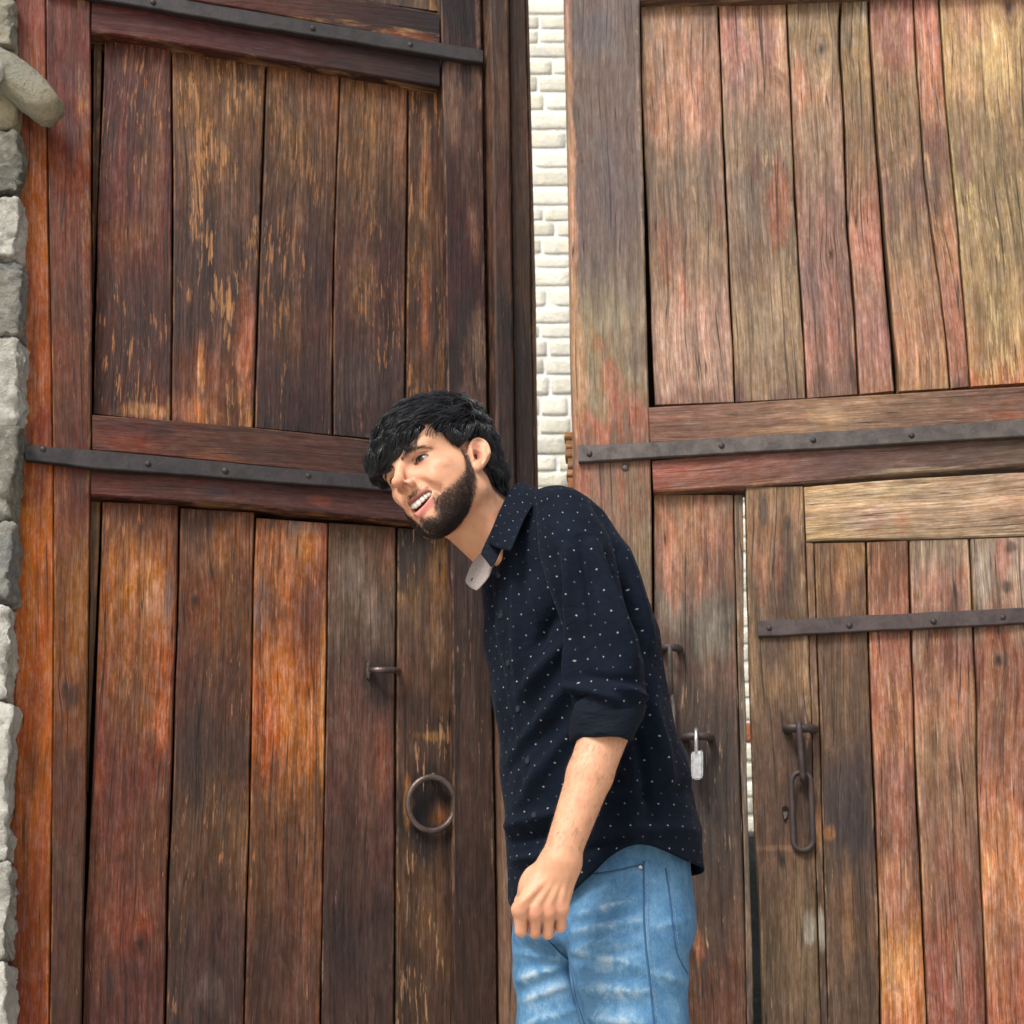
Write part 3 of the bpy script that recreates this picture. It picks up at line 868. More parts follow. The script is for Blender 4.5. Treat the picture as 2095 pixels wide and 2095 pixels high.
# mid rails with strap
board('rail', gate_r, PR, [(1327, 833), (1500, 824), (1800, 807), (2288, 778)], [(1331, 906), (1650, 890), (2288, 851)], ST, .07,
      ev((140, 94, 76), (146, 106, 82), (160, 122, 92), (132, 98, 78), (134, 92, 74), (142, 84, 68)), flake=.4, n=14, contrast=.85, stains_px=[(1690, 850, 40, 18, (204, 164, 112), .55, .6), (1600, 880, 70, 8, (196, 150, 100), .5, .5), (2060, 850, 36, 8, (190, 100, 70), .6, .5)], **RK)
board('rail', gate_r, PR, [(1334, 942), (1650, 914), (2288, 877)], [(1337, 1005), (1519, 996), (1560, 993), (1638, 989), (1836, 969), (2288, 937)], ST - .001, .07,
      ev((166, 96, 78), (150, 92, 76), (126, 90, 80), (116, 86, 76), (112, 88, 74), (110, 86, 72)), flake=.25, n=16, contrast=.85, stains_px=[(1900, 962, 120, 7, (196, 176, 140), .8, .5), (1420, 980, 60, 10, (184, 108, 80), .5, .6)], **RK)
strap('iron_strap', gate_r, PR, [(1183, 911.5), (1476, 895), (1650, 885), (2288, 846)], [(1183, 945), (1500, 927), (1650, 919), (2288, 881)], ST + .014, .013, IRON_L,
      [(1206, 929), (1476, 912), (1664, 900), (1865, 891)])
sc = bpy.data.objects.new('screw', rivet_mesh('screw', .0085))
sc.data.materials.append(IRON_L)
COL.objects.link(sc); sc.parent = gate_r
sc.location = PR.hit(1279, 957, ST) - gate_r.location
sc.rotation_euler = PR.n.to_track_quat('Z', 'Y').to_euler()
# broken end grain sticking out at the meeting edge
for i, (y0_, y1_, x0_) in enumerate(((882, 896, 1155), (897, 917, 1156), (918, 936, 1157), (937, 958, 1160), (959, 975, 1160), (976, 1001, 1160))):
    board('splinter', gate_r, PR, [(x0_ + (i % 2) * 2, y0_), (1176, y0_)], [(x0_ + (i % 2) * 2 - 1, y1_), (1176, y1_)], ST - .02 - .004 * (i % 3), .04, ev((176, 116, 70), (120, 74, 48)), flake=.4, n=3, cham=.004, **RK)
# lower left boards of the leaf
w0 = [(1337, 1012), (1338, 1280), (1342, 1700), (1346, 2095)]
w1 = [(1501, 1013), (1504, 1154), (1508, 1340), (1512, 1506), (1518, 1677), (1524, 1850), (1528, 2095)]
w2 = [(1521, 1013), (1523, 1250), (1524, 1344), (1528, 1506), (1530.6, 1677), (1534, 1754), (1540, 1939), (1541.6, 2093)]
board('plank', gate_r, PR, ext(w0, BOT), ext(shift(w1, -.5), BOT), .004, .05,
      [(0, (150, 112, 84)), (.04, (170, 116, 86)), (.1, (146, 104, 82)), (.16, (122, 108, 94)), (.22, (122, 92, 76)), (.28, (92, 72, 62)), (.36, (76, 62, 56)), (.45, (82, 64, 56)), (.54, (96, 70, 58)), (.62, (120, 76, 54)), (1, (86, 64, 52))],
      flake=.35, n=18, stains_px=[(1368, 1130, 10, 90, (196, 118, 88), .6, .6), (1420, 1080, 30, 70, (186, 132, 88), .5, .6), (1470, 1290, 40, 50, (126, 124, 112), .7, .6), (1390, 1360, 26, 80, (90, 70, 64), .6, .6), (1425, 1600, 60, 130, (66, 58, 58), .6, .6), (1428, 1940, 10, 30, (190, 110, 60), .8, .5)], **RK)
board('plank', gate_r, PR, ext(shift(w1, .5), BOT), ext(w2, BOT), .003, .05,
      ev((130, 112, 92), (150, 122, 94), (120, 108, 96), (110, 98, 88), (130, 108, 92), (96, 82, 74), (120, 92, 76), (90, 74, 64)), flake=.5, n=16, cham=.002, jit=1.4, **RK)
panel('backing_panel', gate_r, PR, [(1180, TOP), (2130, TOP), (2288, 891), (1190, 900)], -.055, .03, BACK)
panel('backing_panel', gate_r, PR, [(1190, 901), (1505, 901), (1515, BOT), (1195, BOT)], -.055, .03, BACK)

# hasp on the right leaf, half hidden by the person's back
tube('hasp_staple', [PR.hit(1356, 1330, .004), PR.hit(1358, 1326, .03), PR.hit(1364, 1324, .042), PR.hit(1376, 1324, .044), PR.hit(1388, 1326, .036), PR.hit(1390, 1328, .004)], .0085, IRON_P, gate_r)
plate('hasp_plate', gate_r, PR, [(1346, 1312), (1352, 1311), (1353, 1350), (1349, 1362), (1345, 1352)], .010, .006, IRON_L)
tube('hasp_link', [PR.hit(1371, 1320, .05), PR.hit(1371, 1345, .048), PR.hit(1372, 1380, .03), PR.hit(1374, 1424, .022)], [.0055, .0064, .0066, .006], IRON_L, gate_r, squash=.7)
tube('hasp_link', [PR.hit(1370 + 9 * math.cos(a), 1470 + 54 * math.sin(a), .020 + .004 * math.cos(a)) for a in np.linspace(0, 2 * math.pi, 33)[:-1]], .0050, IRON_L, gate_r, closed=True)

# padlock staple belongs to the leaf, the padlock hangs in it
tube('padlock_staple', [PR.hit(1401, 1512, .003), PR.hit(1402, 1508, .03), PR.hit(1412, 1506, .045), PR.hit(1428, 1506, .048), PR.hit(1444, 1506, .045), PR.hit(1453, 1508, .03), PR.hit(1454, 1511, .003)], .0085, IRON_P, gate_r)
STEEL, _t, _b = new_mat('brushed_steel')
_g = N(_t, 'ShaderNodeNewGeometry')
_n = noise_tex(_t, _g.outputs['Position'], (90, 90, 90), 4, .6)
L(_t, mix_col(_t, maprange(_t, _n, .3, .7), (.40, .40, .40, 1), (.60, .60, .59, 1)), _b.inputs['Base Color'])
_b.inputs['Metallic'].default_value = .92
_b.inputs['Roughness'].default_value = .36
pl_c = PR.hit(1426, 1565, .045)
padlock = empty('padlock', (pl_c.x, pl_c.y, PR.hit(1426, 1595, .045).z), 'small silver steel padlock hanging shut from the iron staple', 'padlock')
bm = bmesh.new()
outline = [(1414, 1540), (1418, 1535), (1424, 1538), (1430, 1538), (1434, 1533), (1438, 1535), (1438.5, 1560), (1438, 1590), (1435, 1595), (1418, 1595), (1415, 1591), (1414, 1565)]
pm = px_m(PR, 1426, 1565)
dvec = (PR.d * math.cos(math.radians(62)) - PR.n * -math.sin(math.radians(62))).normalized()
vs = []
for s_ in (-1, 1):
    for (x, y) in outline:
        vs.append(bm.verts.new(PR.hit(x, y, .045 + .019 * s_)))
k_ = len(outline)
bm.faces.new(vs[k_:]); bm.faces.new(vs[:k_][::-1])
for i in range(k_):
    bm.faces.new((vs[i], vs[(i + 1) % k_], vs[k_ + (i + 1) % k_], vs[k_ + i]))
bmesh.ops.recalc_face_normals(bm, faces=bm.faces)
bmesh.ops.bevel(bm, geom=list(bm.edges), offset=.0032, segments=3, affect='EDGES')
me = bpy.data.meshes.new('lock_body'); bm.to_mesh(me); bm.free()
put('lock_body', me, STEEL, padlock)
tube('shackle', [PR.hit(1424, 1545, .030), PR.hit(1424, 1510, .028), PR.hit(1424, 1497, .034), PR.hit(1424, 1492, .045), PR.hit(1424, 1496, .056), PR.hit(1424, 1508, .062), PR.hit(1424, 1545, .060)], .0042, STEEL, padlock)

# ================================================================== wicket door
PW = Plane(3.005, -0.165)
wick = empty('wicket_door', (PW.hit(1700, BOT).x, PW.hit(1700, BOT).y, 0),
             'narrow plank wicket door with iron chain links, left slightly ajar in the bleached gate leaf', 'door')
v0 = [(1526, 997), (1528, 1123), (1531, 1250), (1534, 1340), (1538, 1478), (1541, 1600), (1545, 1700), (1552, 1800), (1560, 2000), (1563, 2093)]
v1 = [(1643.5, 995.5), (1647.5, 1106.5), (1653, 1261), (1653.5, 1304), (1659, 1449), (1662, 1592), (1667, 1734), (1671, 1846), (1678.6, 2093)]
v2 = [(1665, 1111.6), (1670, 1261), (1671, 1307), (1676, 1449), (1680, 1620), (1686, 1816), (1692.5, 2031), (1694, 2093)]
v3 = [(1772.5, 1110), (1776, 1254.5), (1779, 1400), (1782, 1478), (1788, 1600), (1797, 1846), (1802, 2093)]
v4 = [(1859, 1106), (1863, 1251), (1868, 1400), (1874, 1600), (1885, 1816), (1897, 2093)]
v5 = [(1984, 1103), (1989.4, 1241), (1998, 1400), (1999.5, 1600), (2009.7, 1846), (2020, 2093)]
v6 = [(2138, 1098), (2143, 1400), (2152, 2093)]
WO = .012
board('stile', wick, PW, ext(v0, BOT), ext(v1, BOT), WO + .006, .055,
      [(0, (150, 118, 82)), (.05, (150, 110, 78)), (.12, (118, 90, 66)), (.17, (120, 92, 66)), (.24, (140, 106, 74)), (.3, (112, 82, 60)), (.36, (98, 72, 56)), (.42, (112, 82, 58)), (.5, (114, 88, 60)), (.6, (116, 92, 66)), (1, (100, 78, 58))],
      flake=.3, n=20, stains_px=[(1563, 1050, 12, 36, (60, 54, 56), .85, .5), (1610, 1068, 8, 18, (70, 58, 52), .8, .5), (1612, 1130, 10, 60, (84, 68, 62), .6, .6), (1555, 1180, 12, 60, (182, 112, 78), .6, .6), (1595, 1170, 10, 60, (190, 116, 80), .6, .6), (1610, 1210, 14, 40, (90, 72, 66), .6, .6), (1580, 1330, 20, 40, (70, 58, 56), .6, .6), (1640, 1560, 26, 120, (62, 50, 48), .7, .6), (1600, 1640, 30, 60, (80, 58, 50), .6, .6), (1590, 1735, 50, 6, (190, 142, 96), .4, .5), (1658, 1900, 12, 30, (180, 176, 160), .75, .5)], **RK)
board('rail', wick, PW, [(1645, 996), (1836, 980), (2140, 963)], [(1650, 1107), (1700, 1103), (1860, 1103), (2140, 1093)], WO + .004, .05,
      ev((196, 156, 108), (188, 150, 106), (178, 142, 106), (180, 142, 110), (182, 138, 108)), flake=.7, n=12, bare=(236, 204, 150), stains_px=[(1760, 1010, 110, 14, (222, 184, 124), .7, .5), (1790, 1075, 26, 26, (176, 104, 76), .6, .6), (1845, 1070, 14, 24, (196, 122, 70), .7, .5), (1770, 1060, 60, 26, (168, 140, 120), .5, .6), (2060, 1030, 40, 20, (196, 136, 106), .5, .6), (2070, 1085, 40, 8, (130, 92, 72), .6, .5)], ds=.15, dark=RK['dark'])
board('batten', wick, PW, ext([(v1[1][0] + 1.6, 1110)] + shift(v1[2:], 1.6), BOT), ext(shift(v2, -.9), BOT), WO, .04,
      ev((140, 104, 78), (124, 92, 70), (108, 80, 62), (100, 74, 58), (84, 66, 58), (100, 78, 60), (104, 80, 62)), flake=.3, n=14, cham=.002, jit=.6, stains_px=[(1678, 1700, 8, 40, (200, 128, 60), .85, .5), (1680, 1900, 9, 34, (186, 184, 168), .75, .5)], **RK)
board('plank', wick, PW, ext(shift(v2, .9), BOT), ext(shift(v3, -1.8), BOT), WO - .002, .035,
      [(0, (132, 94, 62)), (.04, (156, 108, 62)), (.09, (128, 90, 64)), (.16, (118, 88, 66)), (.25, (116, 88, 64)), (.32, (90, 68, 58)), (.38, (72, 58, 54)), (.44, (92, 70, 54)), (.52, (106, 78, 54)), (.6, (92, 70, 54)), (1, (84, 64, 52))],
      flake=.3, n=16, stains_px=[(1750, 1140, 18, 34, (176, 122, 62), .6, .6), (1730, 1640, 46, 110, (62, 54, 56), .7, .6), (1695, 1705, 12, 16, (190, 118, 54), .8, .5), (1735, 1880, 12, 110, (150, 104, 56), .6, .6), (1690, 1900, 10, 50, (66, 56, 56), .5, .6)], **RK)
board('plank', wick, PW, ext(shift(v3, 1.4), BOT), ext(shift(v4, -1.4), BOT), WO + .001, .035,
      [(0, (136, 88, 62)), (.05, (150, 94, 68)), (.09, (180, 118, 94)), (.13, (174, 106, 84)), (.2, (178, 108, 82)), (.27, (190, 122, 88)), (.33, (166, 108, 86)), (.4, (150, 92, 68)), (.46, (176, 110, 78)), (.54, (204, 134, 78)), (.6, (206, 122, 66)), (1, (150, 92, 62))],
      flake=.6, n=16, stains_px=[(1835, 1290, 20, 20, (120, 78, 66), .6, .6), (1830, 1820, 26, 70, (184, 104, 84), .6, .6), (1830, 2010, 24, 60, (224, 150, 72), .7, .6), (1870, 1760, 10, 90, (112, 84, 74), .6, .6)], **RK)
board('plank', wick, PW, ext(shift(v4, 1.8), BOT), ext(shift(v5, -1.6), BOT), WO - .001, .035,
      [(0, (166, 142, 116)), (.04, (172, 138, 112)), (.08, (176, 122, 98)), (.115, (160, 132, 112)), (.15, (146, 92, 70)), (.22, (176, 120, 88)), (.3, (156, 116, 86)), (.4, (146, 104, 78)), (.5, (144, 92, 70)), (.6, (140, 82, 62)), (1, (120, 80, 62))],
      flake=.6, n=16, stains_px=[(1915, 1190, 26, 40, (206, 128, 100), .6, .6), (1955, 1230, 12, 30, (80, 66, 62), .7, .6), (1940, 1330, 44, 26, (150, 82, 64), .7, .6), (1960, 1440, 30, 60, (200, 128, 88), .55, .6), (1940, 1980, 40, 80, (158, 84, 62), .6, .6), (1960, 2040, 8, 80, (132, 110, 92), .6, .6)], **RK)
board('plank', wick, PW, ext(shift(v5, 1.4), BOT), ext(v6, BOT), WO + .002, .035,
      [(0, (176, 150, 128)), (.05, (182, 158, 138)), (.1, (166, 128, 106)), (.15, (150, 86, 66)), (.22, (166, 108, 78)), (.3, (162, 108, 82)), (.38, (186, 116, 82)), (.46, (206, 122, 80)), (.52, (172, 110, 80)), (.6, (170, 96, 66)), (1, (130, 82, 62))],
      flake=.6, n=16, stains_px=[(2050, 1150, 14, 50, (196, 116, 94), .7, .5), (2010, 1180, 14, 60, (186, 178, 164), .6, .6), (2072, 1120, 12, 12, (54, 44, 42), .8, .5), (2060, 1200, 10, 14, (60, 50, 48), .8, .5), (2045, 1350, 20, 14, (110, 88, 74), .6, .6), (2060, 1780, 30, 110, (222, 132, 84), .6, .6)], knots_px=[(2042, 1350, 6)], **RK)
board('stile', wick, PW, [(2143, 960), (2147, 1400), (2156, 2093), (2164, BOT)], [(2262, 954), (2268, 1400), (2278, 2093), (2286, BOT)], WO + .006, .055, ev((150, 116, 86), (140, 104, 78), (132, 96, 70), (110, 82, 62)), flake=.3, n=14, **RK)
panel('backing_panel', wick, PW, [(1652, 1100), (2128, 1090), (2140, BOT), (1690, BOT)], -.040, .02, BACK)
strap('iron_strap', wick, PW, [(1549, 1270), (1780, 1258), (2136, 1241)], [(1552, 1303), (1780, 1291), (2136, 1273)], WO + .016, .011, IRON_P,
      [(1574, 1285), (1738, 1280), (1910, 1271), (2052, 1263)])
tube('chain_staple', [PW.hit(1610, 1494, .004), PW.hit(1610, 1491, .03), PW.hit(1617, 1490, .052), PW.hit(1637, 1490, .056), PW.hit(1657, 1490, .052), PW.hit(1665, 1491, .03), PW.hit(1665, 1494, .004)], .0088, IRON_P, wick, squash=1.2)


def link_pts(plane, x0, y0, x1, y1, half, o0, o1, n=10):
    """stadium shaped link from (x0,y0) to (x1,y1)"""
    pts = []
    for i in range(n + 1):
        a = math.pi * i / n
        pts.append(plane.hit(x1 + half * math.cos(a), y1 + half * math.sin(a), o1))
    for i in range(n + 1):
        a = math.pi + math.pi * i / n
        pts.append(plane.hit(x0 + half * math.cos(a), y0 + half * math.sin(a), o0))
    return pts


# first link is seen edge on, the second flat against the door
pts = []
for i in range(11):
    a = math.pi * i / 10
    pts.append(PW.hit(1642, 1583 + 12 * math.sin(a), .040 + .014 * math.cos(a)))
for i in range(11):
    a = math.pi + math.pi * i / 10
    pts.append(PW.hit(1635, 1490 + 12 * math.sin(a), .052 + .014 * math.cos(a)))
tube('chain_link', pts, .0062, IRON_P, wick, closed=True)
tube('chain_link', link_pts(PW, 1639, 1600, 1643, 1720, 20, .040, .026), .0058, IRON_P, wick, closed=True)
plate('keyhole_patch', wick, PW, [(1600, 1652), (1606, 1648), (1613, 1652), (1611, 1672), (1606, 1684), (1602, 1672)], WO + .009, .006, BACK, bev=0)  # dark sheet standing in for the shade inside the keyhole
plate('keyhole_patch', wick, PW, [(1602, 1661), (1612, 1660), (1610, 1671), (1605, 1677)], WO + .0105, .006, IRON_L, bev=0)  # pale sheet standing in for the light seen inside the keyhole
# ------------------------------------------------------------------ stone
def stone_material(name, c0, c1, c2, scale=1.0, k=1.0, var=.2):
    m, t, b = new_mat(name)
    tc = N(t, 'ShaderNodeTexCoord')
    oi = N(t, 'ShaderNodeObjectInfo')
    vm = N(t, 'ShaderNodeVectorMath', operation='ADD')
    g = N(t, 'ShaderNodeNewGeometry')
    L(t, g.outputs['Position'], vm.inputs[0])
    cb = N(t, 'ShaderNodeCombineXYZ')
    L(t, math_node(t, 'MULTIPLY', oi.outputs['Random'], 37.0), cb.inputs[0])
    L(t, cb.outputs[0], vm.inputs[1])
    p = vm.outputs[0]
    n1 = noise_tex(t, p, (9 * scale,) * 3, 7, .65, .3)
    n2 = noise_tex(t, p, (70 * scale,) * 3, 7, .7)
    n3 = noise_tex(t, p, (240 * scale,) * 3, 4, .7)
    c = mix_col(t, maprange(t, n1, .35, .65), alb(c0, k), alb(c1, k))
    c = mix_col(t, maprange(t, n2, .5, .72), c, alb(c2, k))
    hv = N(t, 'ShaderNodeHueSaturation')
    L(t, maprange(t, oi.outputs['Random'], 0, 1, 1 - var, 1 + var, False), hv.inputs['Value'])
    L(t, c, hv.inputs['Color'])
    c = hv.outputs[0]
    sp = maprange(t, n3, .62, .7)
    c = mix_col(t, math_node(t, 'MULTIPLY', sp, .5), c, alb((70, 66, 58), k))
    L(t, c, b.inputs['Base Color'])
    b.inputs['Roughness'].default_value = .92
    b.inputs['Specular IOR Level'].default_value = .2
    h = math_node(t, 'ADD', math_node(t, 'MULTIPLY', n2, .8), math_node(t, 'MULTIPLY', n3, .35))
    h = math_node(t, 'ADD', h, n1)
    bump(t, h, 1.0, .010, b)
    return m


ST_G = stone_material('basalt_grey', (152, 150, 136), (120, 120, 110), (184, 180, 164), k=1.25)
ST_P = stone_material('stone_pale', (192, 190, 180), (164, 162, 152), (210, 206, 194), k=1.6)
ST_O = stone_material('stone_ochre', (166, 164, 148), (178, 166, 134), (128, 126, 112), k=1.2)
ST_B = stone_material('stone_blue', (132, 136, 134), (156, 152, 138), (108, 110, 108), k=1.25)
MORT = stone_material('lime_mortar', (176, 170, 152), (150, 144, 128), (196, 192, 178), 1.6)


def rock(name, mn, mx, seed, mat, parent, rough=.006, rnd=.012, sub=4, outline=None):
    """a dressed block with worn arrises between two corners"""
    bm = bmesh.new()
    bmesh.ops.create_cube(bm, size=1)
    bmesh.ops.subdivide_edges(bm, edges=bm.edges, cuts=sub, use_grid_fill=True)
    c = (mn + mx) / 2
    h = (mx - mn) / 2
    for v in bm.verts:
        p = Vector((v.co.x * 2 * h.x, v.co.y * 2 * h.y, v.co.z * 2 * h.z))
        r = min(rnd, h.x * .8, h.y * .8, h.z * .8)
        q = Vector((max(-h.x + r, min(h.x - r, p.x)), max(-h.y + r, min(h.y - r, p.y)), max(-h.z + r, min(h.z - r, p.z))))
        d = p - q
        if d.length > 1e-6:
            p = q + d.normalized() * min(r, d.length)
        w_ = c + p
        nv = mnoise.noise_vector(w_ * 14 + Vector((seed * 3.1, 0, seed))) * rough + mnoise.noise_vector(w_ * 45 + Vector((0, seed, 0))) * rough * .55 + mnoise.noise_vector(w_ * 130 + Vector((seed, 0, 0))) * rough * .38 + mnoise.noise_vector(w_ * 300) * rough * .16
        v.co = w_ + nv
    me = bpy.data.meshes.new(name)
    bm.to_mesh(me); bm.free()
    return put(name, me, mat, parent, smooth=True)


JY = 2.60                         # front face of the jamb
jb = at_depth(20, 2500, JY)
jamb = empty('stone_jamb', (jb.x - .1, JY + .1, 0), 'rough grey stone gate jamb with a rounded carved moulding projecting from it', 'wall')
rows = [  # y_top, y_bottom, right edge x
    (-420, -215, 44, ST_G), (-205, -20, 40, ST_P), (-12, 92, 43, ST_O),
    (268, 396, 55, ST_G), (402, 524, 57, ST_P), (532, 684, 60, ST_B), (692, 866, 58, ST_P), (872, 1064, 50, ST_G), (1072, 1228, 46, ST_B),
    (1236, 1432, 38, ST_P), (1440, 1760, 38, ST_P), (1770, 1966, 36, ST_P), (1974, 2200, 35, ST_P), (2208, 2460, 30, ST_P), (2468, 2840, 30, ST_G)]
rj = random.Random(4)
for i, (ya, yb, xr, mt) in enumerate(rows):
    for col in range(2):
        x1 = xr - 17 if col == 0 else -150 - 40 * (i % 2)
        x0 = (-144 - 40 * (i % 2)) if col == 0 else -560
        a = at_depth(x0, yb, JY)
        b = at_depth(x1, ya, JY)
        a.z = max(a.z, 0.0)
        rock('stone', Vector((a.x, JY - rj.uniform(-.004, .006), a.z)), Vector((b.x, JY + .075, b.z)), i * 2 + col, mt, jamb, sub=26 if col == 0 else 6, rough=.011, rnd=.007)
a, b = at_depth(-560, 2830, JY), at_depth(8, -420, JY)
rock('mortar', Vector((a.x, JY + .006, max(a.z, 0))), Vector((b.x + .004, JY + .065, b.z)), 91, MORT, jamb, rough=.004, sub=12)
# carved block: a thick roll that droops diagonally out of the hood stone
hood = at_depth(-560, 262, JY), at_depth(40, 92, JY)
rock('stone', Vector((hood[0].x, JY - .004, hood[0].z)), Vector((hood[1].x, JY + .075, hood[1].z)), 77, ST_O, jamb, sub=14, rough=.010, rnd=.03)
bm = bmesh.new()
path = [(-300, 96, 40), (-120, 110, 41), (-20, 134, 42), (30, 168, 43), (70, 200, 42), (94, 224, 40), (106, 237, 34), (114, 245, 24), (118, 249, 10)]
rings = []
for (x, y, r) in path:
    c = at_depth(x, y, JY)
    c.y = JY - .012
    rr = r * JY / F_PX
    ax = Vector((.72, 0, -.69)) if x > -60 else Vector((1, 0, -.15)).normalized()
    u_ = Vector((0, -1, 0)); w_ = ax.cross(u_)
    ring_ = []
    for k in range(28):
        an = 2 * math.pi * k / 28
        p = c + (u_ * math.cos(an) * 1.05 + w_ * math.sin(an)) * rr
        p += mnoise.noise_vector(p * 24) * .005 + mnoise.noise_vector(p * 70) * .0028
        ring_.append(bm.verts.new(p))
    rings.append(ring_)
for r0, r1 in zip(rings, rings[1:]):
    for i in range(28):
        bm.faces.new((r0[i], r0[(i + 1) % 28], r1[(i + 1) % 28], r1[i]))
bm.faces.new(rings[-1]); bm.faces.new(rings[0][::-1])
bmesh.ops.recalc_face_normals(bm, faces=bm.faces)
bmesh.ops.subdivide_edges(bm, edges=[e for e in bm.edges], cuts=1, use_grid_fill=True)
for v in bm.verts:
    v.co += mnoise.noise_vector(v.co * 130) * .0018
me = bpy.data.meshes.new('carved_moulding'); bm.to_mesh(me); bm.free()
put('carved_moulding', me, ST_O, jamb, smooth=True)
# rosette boss on the hood
p = at_depth(-8, 176, JY); p.y = JY - .050
bm = bmesh.new()
bmesh.ops.create_uvsphere(bm, u_segments=24, v_segments=14, radius=.034)
for v in bm.verts:
    v.co = Vector((v.co.x, v.co.y * .45, v.co.z)) + p + mnoise.noise_vector(v.co * 60) * .003
me = bpy.data.meshes.new('carved_boss'); bm.to_mesh(me); bm.free()
put('carved_boss', me, ST_P, jamb, smooth=True)

# matching jamb on the hinge side of the bleached leaf
jamb_r = empty('stone_jamb', (1.75, JY + .1, 0), 'rough grey stone gate jamb on the hinge side of the bleached leaf', 'wall')
z = 0.0
for i in range(13):
    hgt = rj.uniform(.18, .30)
    xm = 1.72 + .12 * (i % 2)
    for (xa, xb) in ((1.42 + rj.uniform(-.012, .012), xm), (xm + .008, 2.15)):
        rock('stone', Vector((xa, JY - rj.uniform(-.004, .006), z + .004)), Vector((xb, JY + .16, z + hgt - .004)), 200 + i, (ST_G, ST_P, ST_B, ST_P)[i % 4], jamb_r, sub=12, rough=.011, rnd=.008)
    z += hgt
rock('mortar', Vector((1.435, JY + .006, 0)), Vector((2.14, JY + .14, z - .01)), 92, MORT, jamb_r, rough=.004, sub=12)

# ------------------------------------------------------------------ pale wall in the court behind the gate
WY = 5.0
WALL_A = stone_material('limewashed_stone', (240, 236, 222), (228, 222, 204), (246, 244, 236), .8, k=1.65, var=.05)
WALL_B = stone_material('bare_wall_stone', (228, 222, 200), (214, 212, 200), (238, 234, 220), .8, k=1.6, var=.06)
WALL_M = stone_material('limewash', (246, 246, 242), (240, 238, 232), (250, 250, 248), .6, k=1.35)
TERRA = stone_material('terracotta', (206, 128, 88), (190, 112, 76), (216, 150, 112), .8)
DARKP = stone_material('dark_plinth_stone', (44, 48, 50), (32, 36, 38), (58, 62, 62), .8)
court = empty('rubble_wall', (1.0, WY, 0), 'pale lime washed rubble wall seen through the gap between the gate leaves', 'wall')
rock('wall_core', Vector((-4, WY + .001, 1.30)), Vector((6, WY + .4, 5.6)), 5, WALL_M, court, rough=.004, sub=10)
rock('plinth', Vector((-4, WY - .04, 0)), Vector((6, WY + .39, 1.292)), 6, DARKP, court, rough=.01, sub=10)
rw = random.Random(12)
z = 1.31
ci = 0
while z < 4.6:
    hgt = rw.uniform(.055, .085)
    spans = [(.08, .80)]
    if z < 2.7:
        spans.append((.92, 1.36))
    for (xa, xb) in spans:
        x = xa - rw.uniform(0, .1)
        while x < xb:
            wd = rw.uniform(.10, .24)
            mt = WALL_A if rw.random() < .6 else WALL_B
            zz = at_depth(1530, 1499, WY).z
            if abs(z + hgt / 2 - zz) < .055 and .95 < x < 1.3:
                mt = TERRA
            g_ = rw.uniform(.002, .006)
            rock('stone', Vector((x + g_, WY - rw.uniform(.0020, .0034), z + rw.uniform(.001, .005))), Vector((x + wd - g_, WY + .08, z + hgt - rw.uniform(.001, .005))), ci, mt, court, rough=.0012, rnd=.007, sub=3)
            ci += 1
            x += wd
    z += hgt
# ------------------------------------------------------------------ person : implicit-surface toolkit
def _v(p):
    return np.array(p, dtype=np.float32)


def sd_ell(P, c, r):
    q = P - _v(c)
    r = _v(r)
    k0 = np.sqrt(((q / r) ** 2).sum(1))
    k1 = np.sqrt(((q / (r * r)) ** 2).sum(1)) + 1e-9
    return k0 * (k0 - 1.0) / k1


def sd_cone(P, a, b, ra, rb):
    a, b = _v(a), _v(b)
    ab = b - a
    t = np.clip(((P - a) @ ab) / (ab @ ab), 0, 1)
    d = P - a - t[:, None] * ab
    return np.sqrt((d * d).sum(1)) - (ra + (rb - ra) * t)


def smin(a, b, k):
    h = np.clip(0.5 + 0.5 * (b - a) / k, 0, 1)
    return b + (a - b) * h - k * h * (1 - h)


def smax(a, b, k):
    return -smin(-a, -b, k)


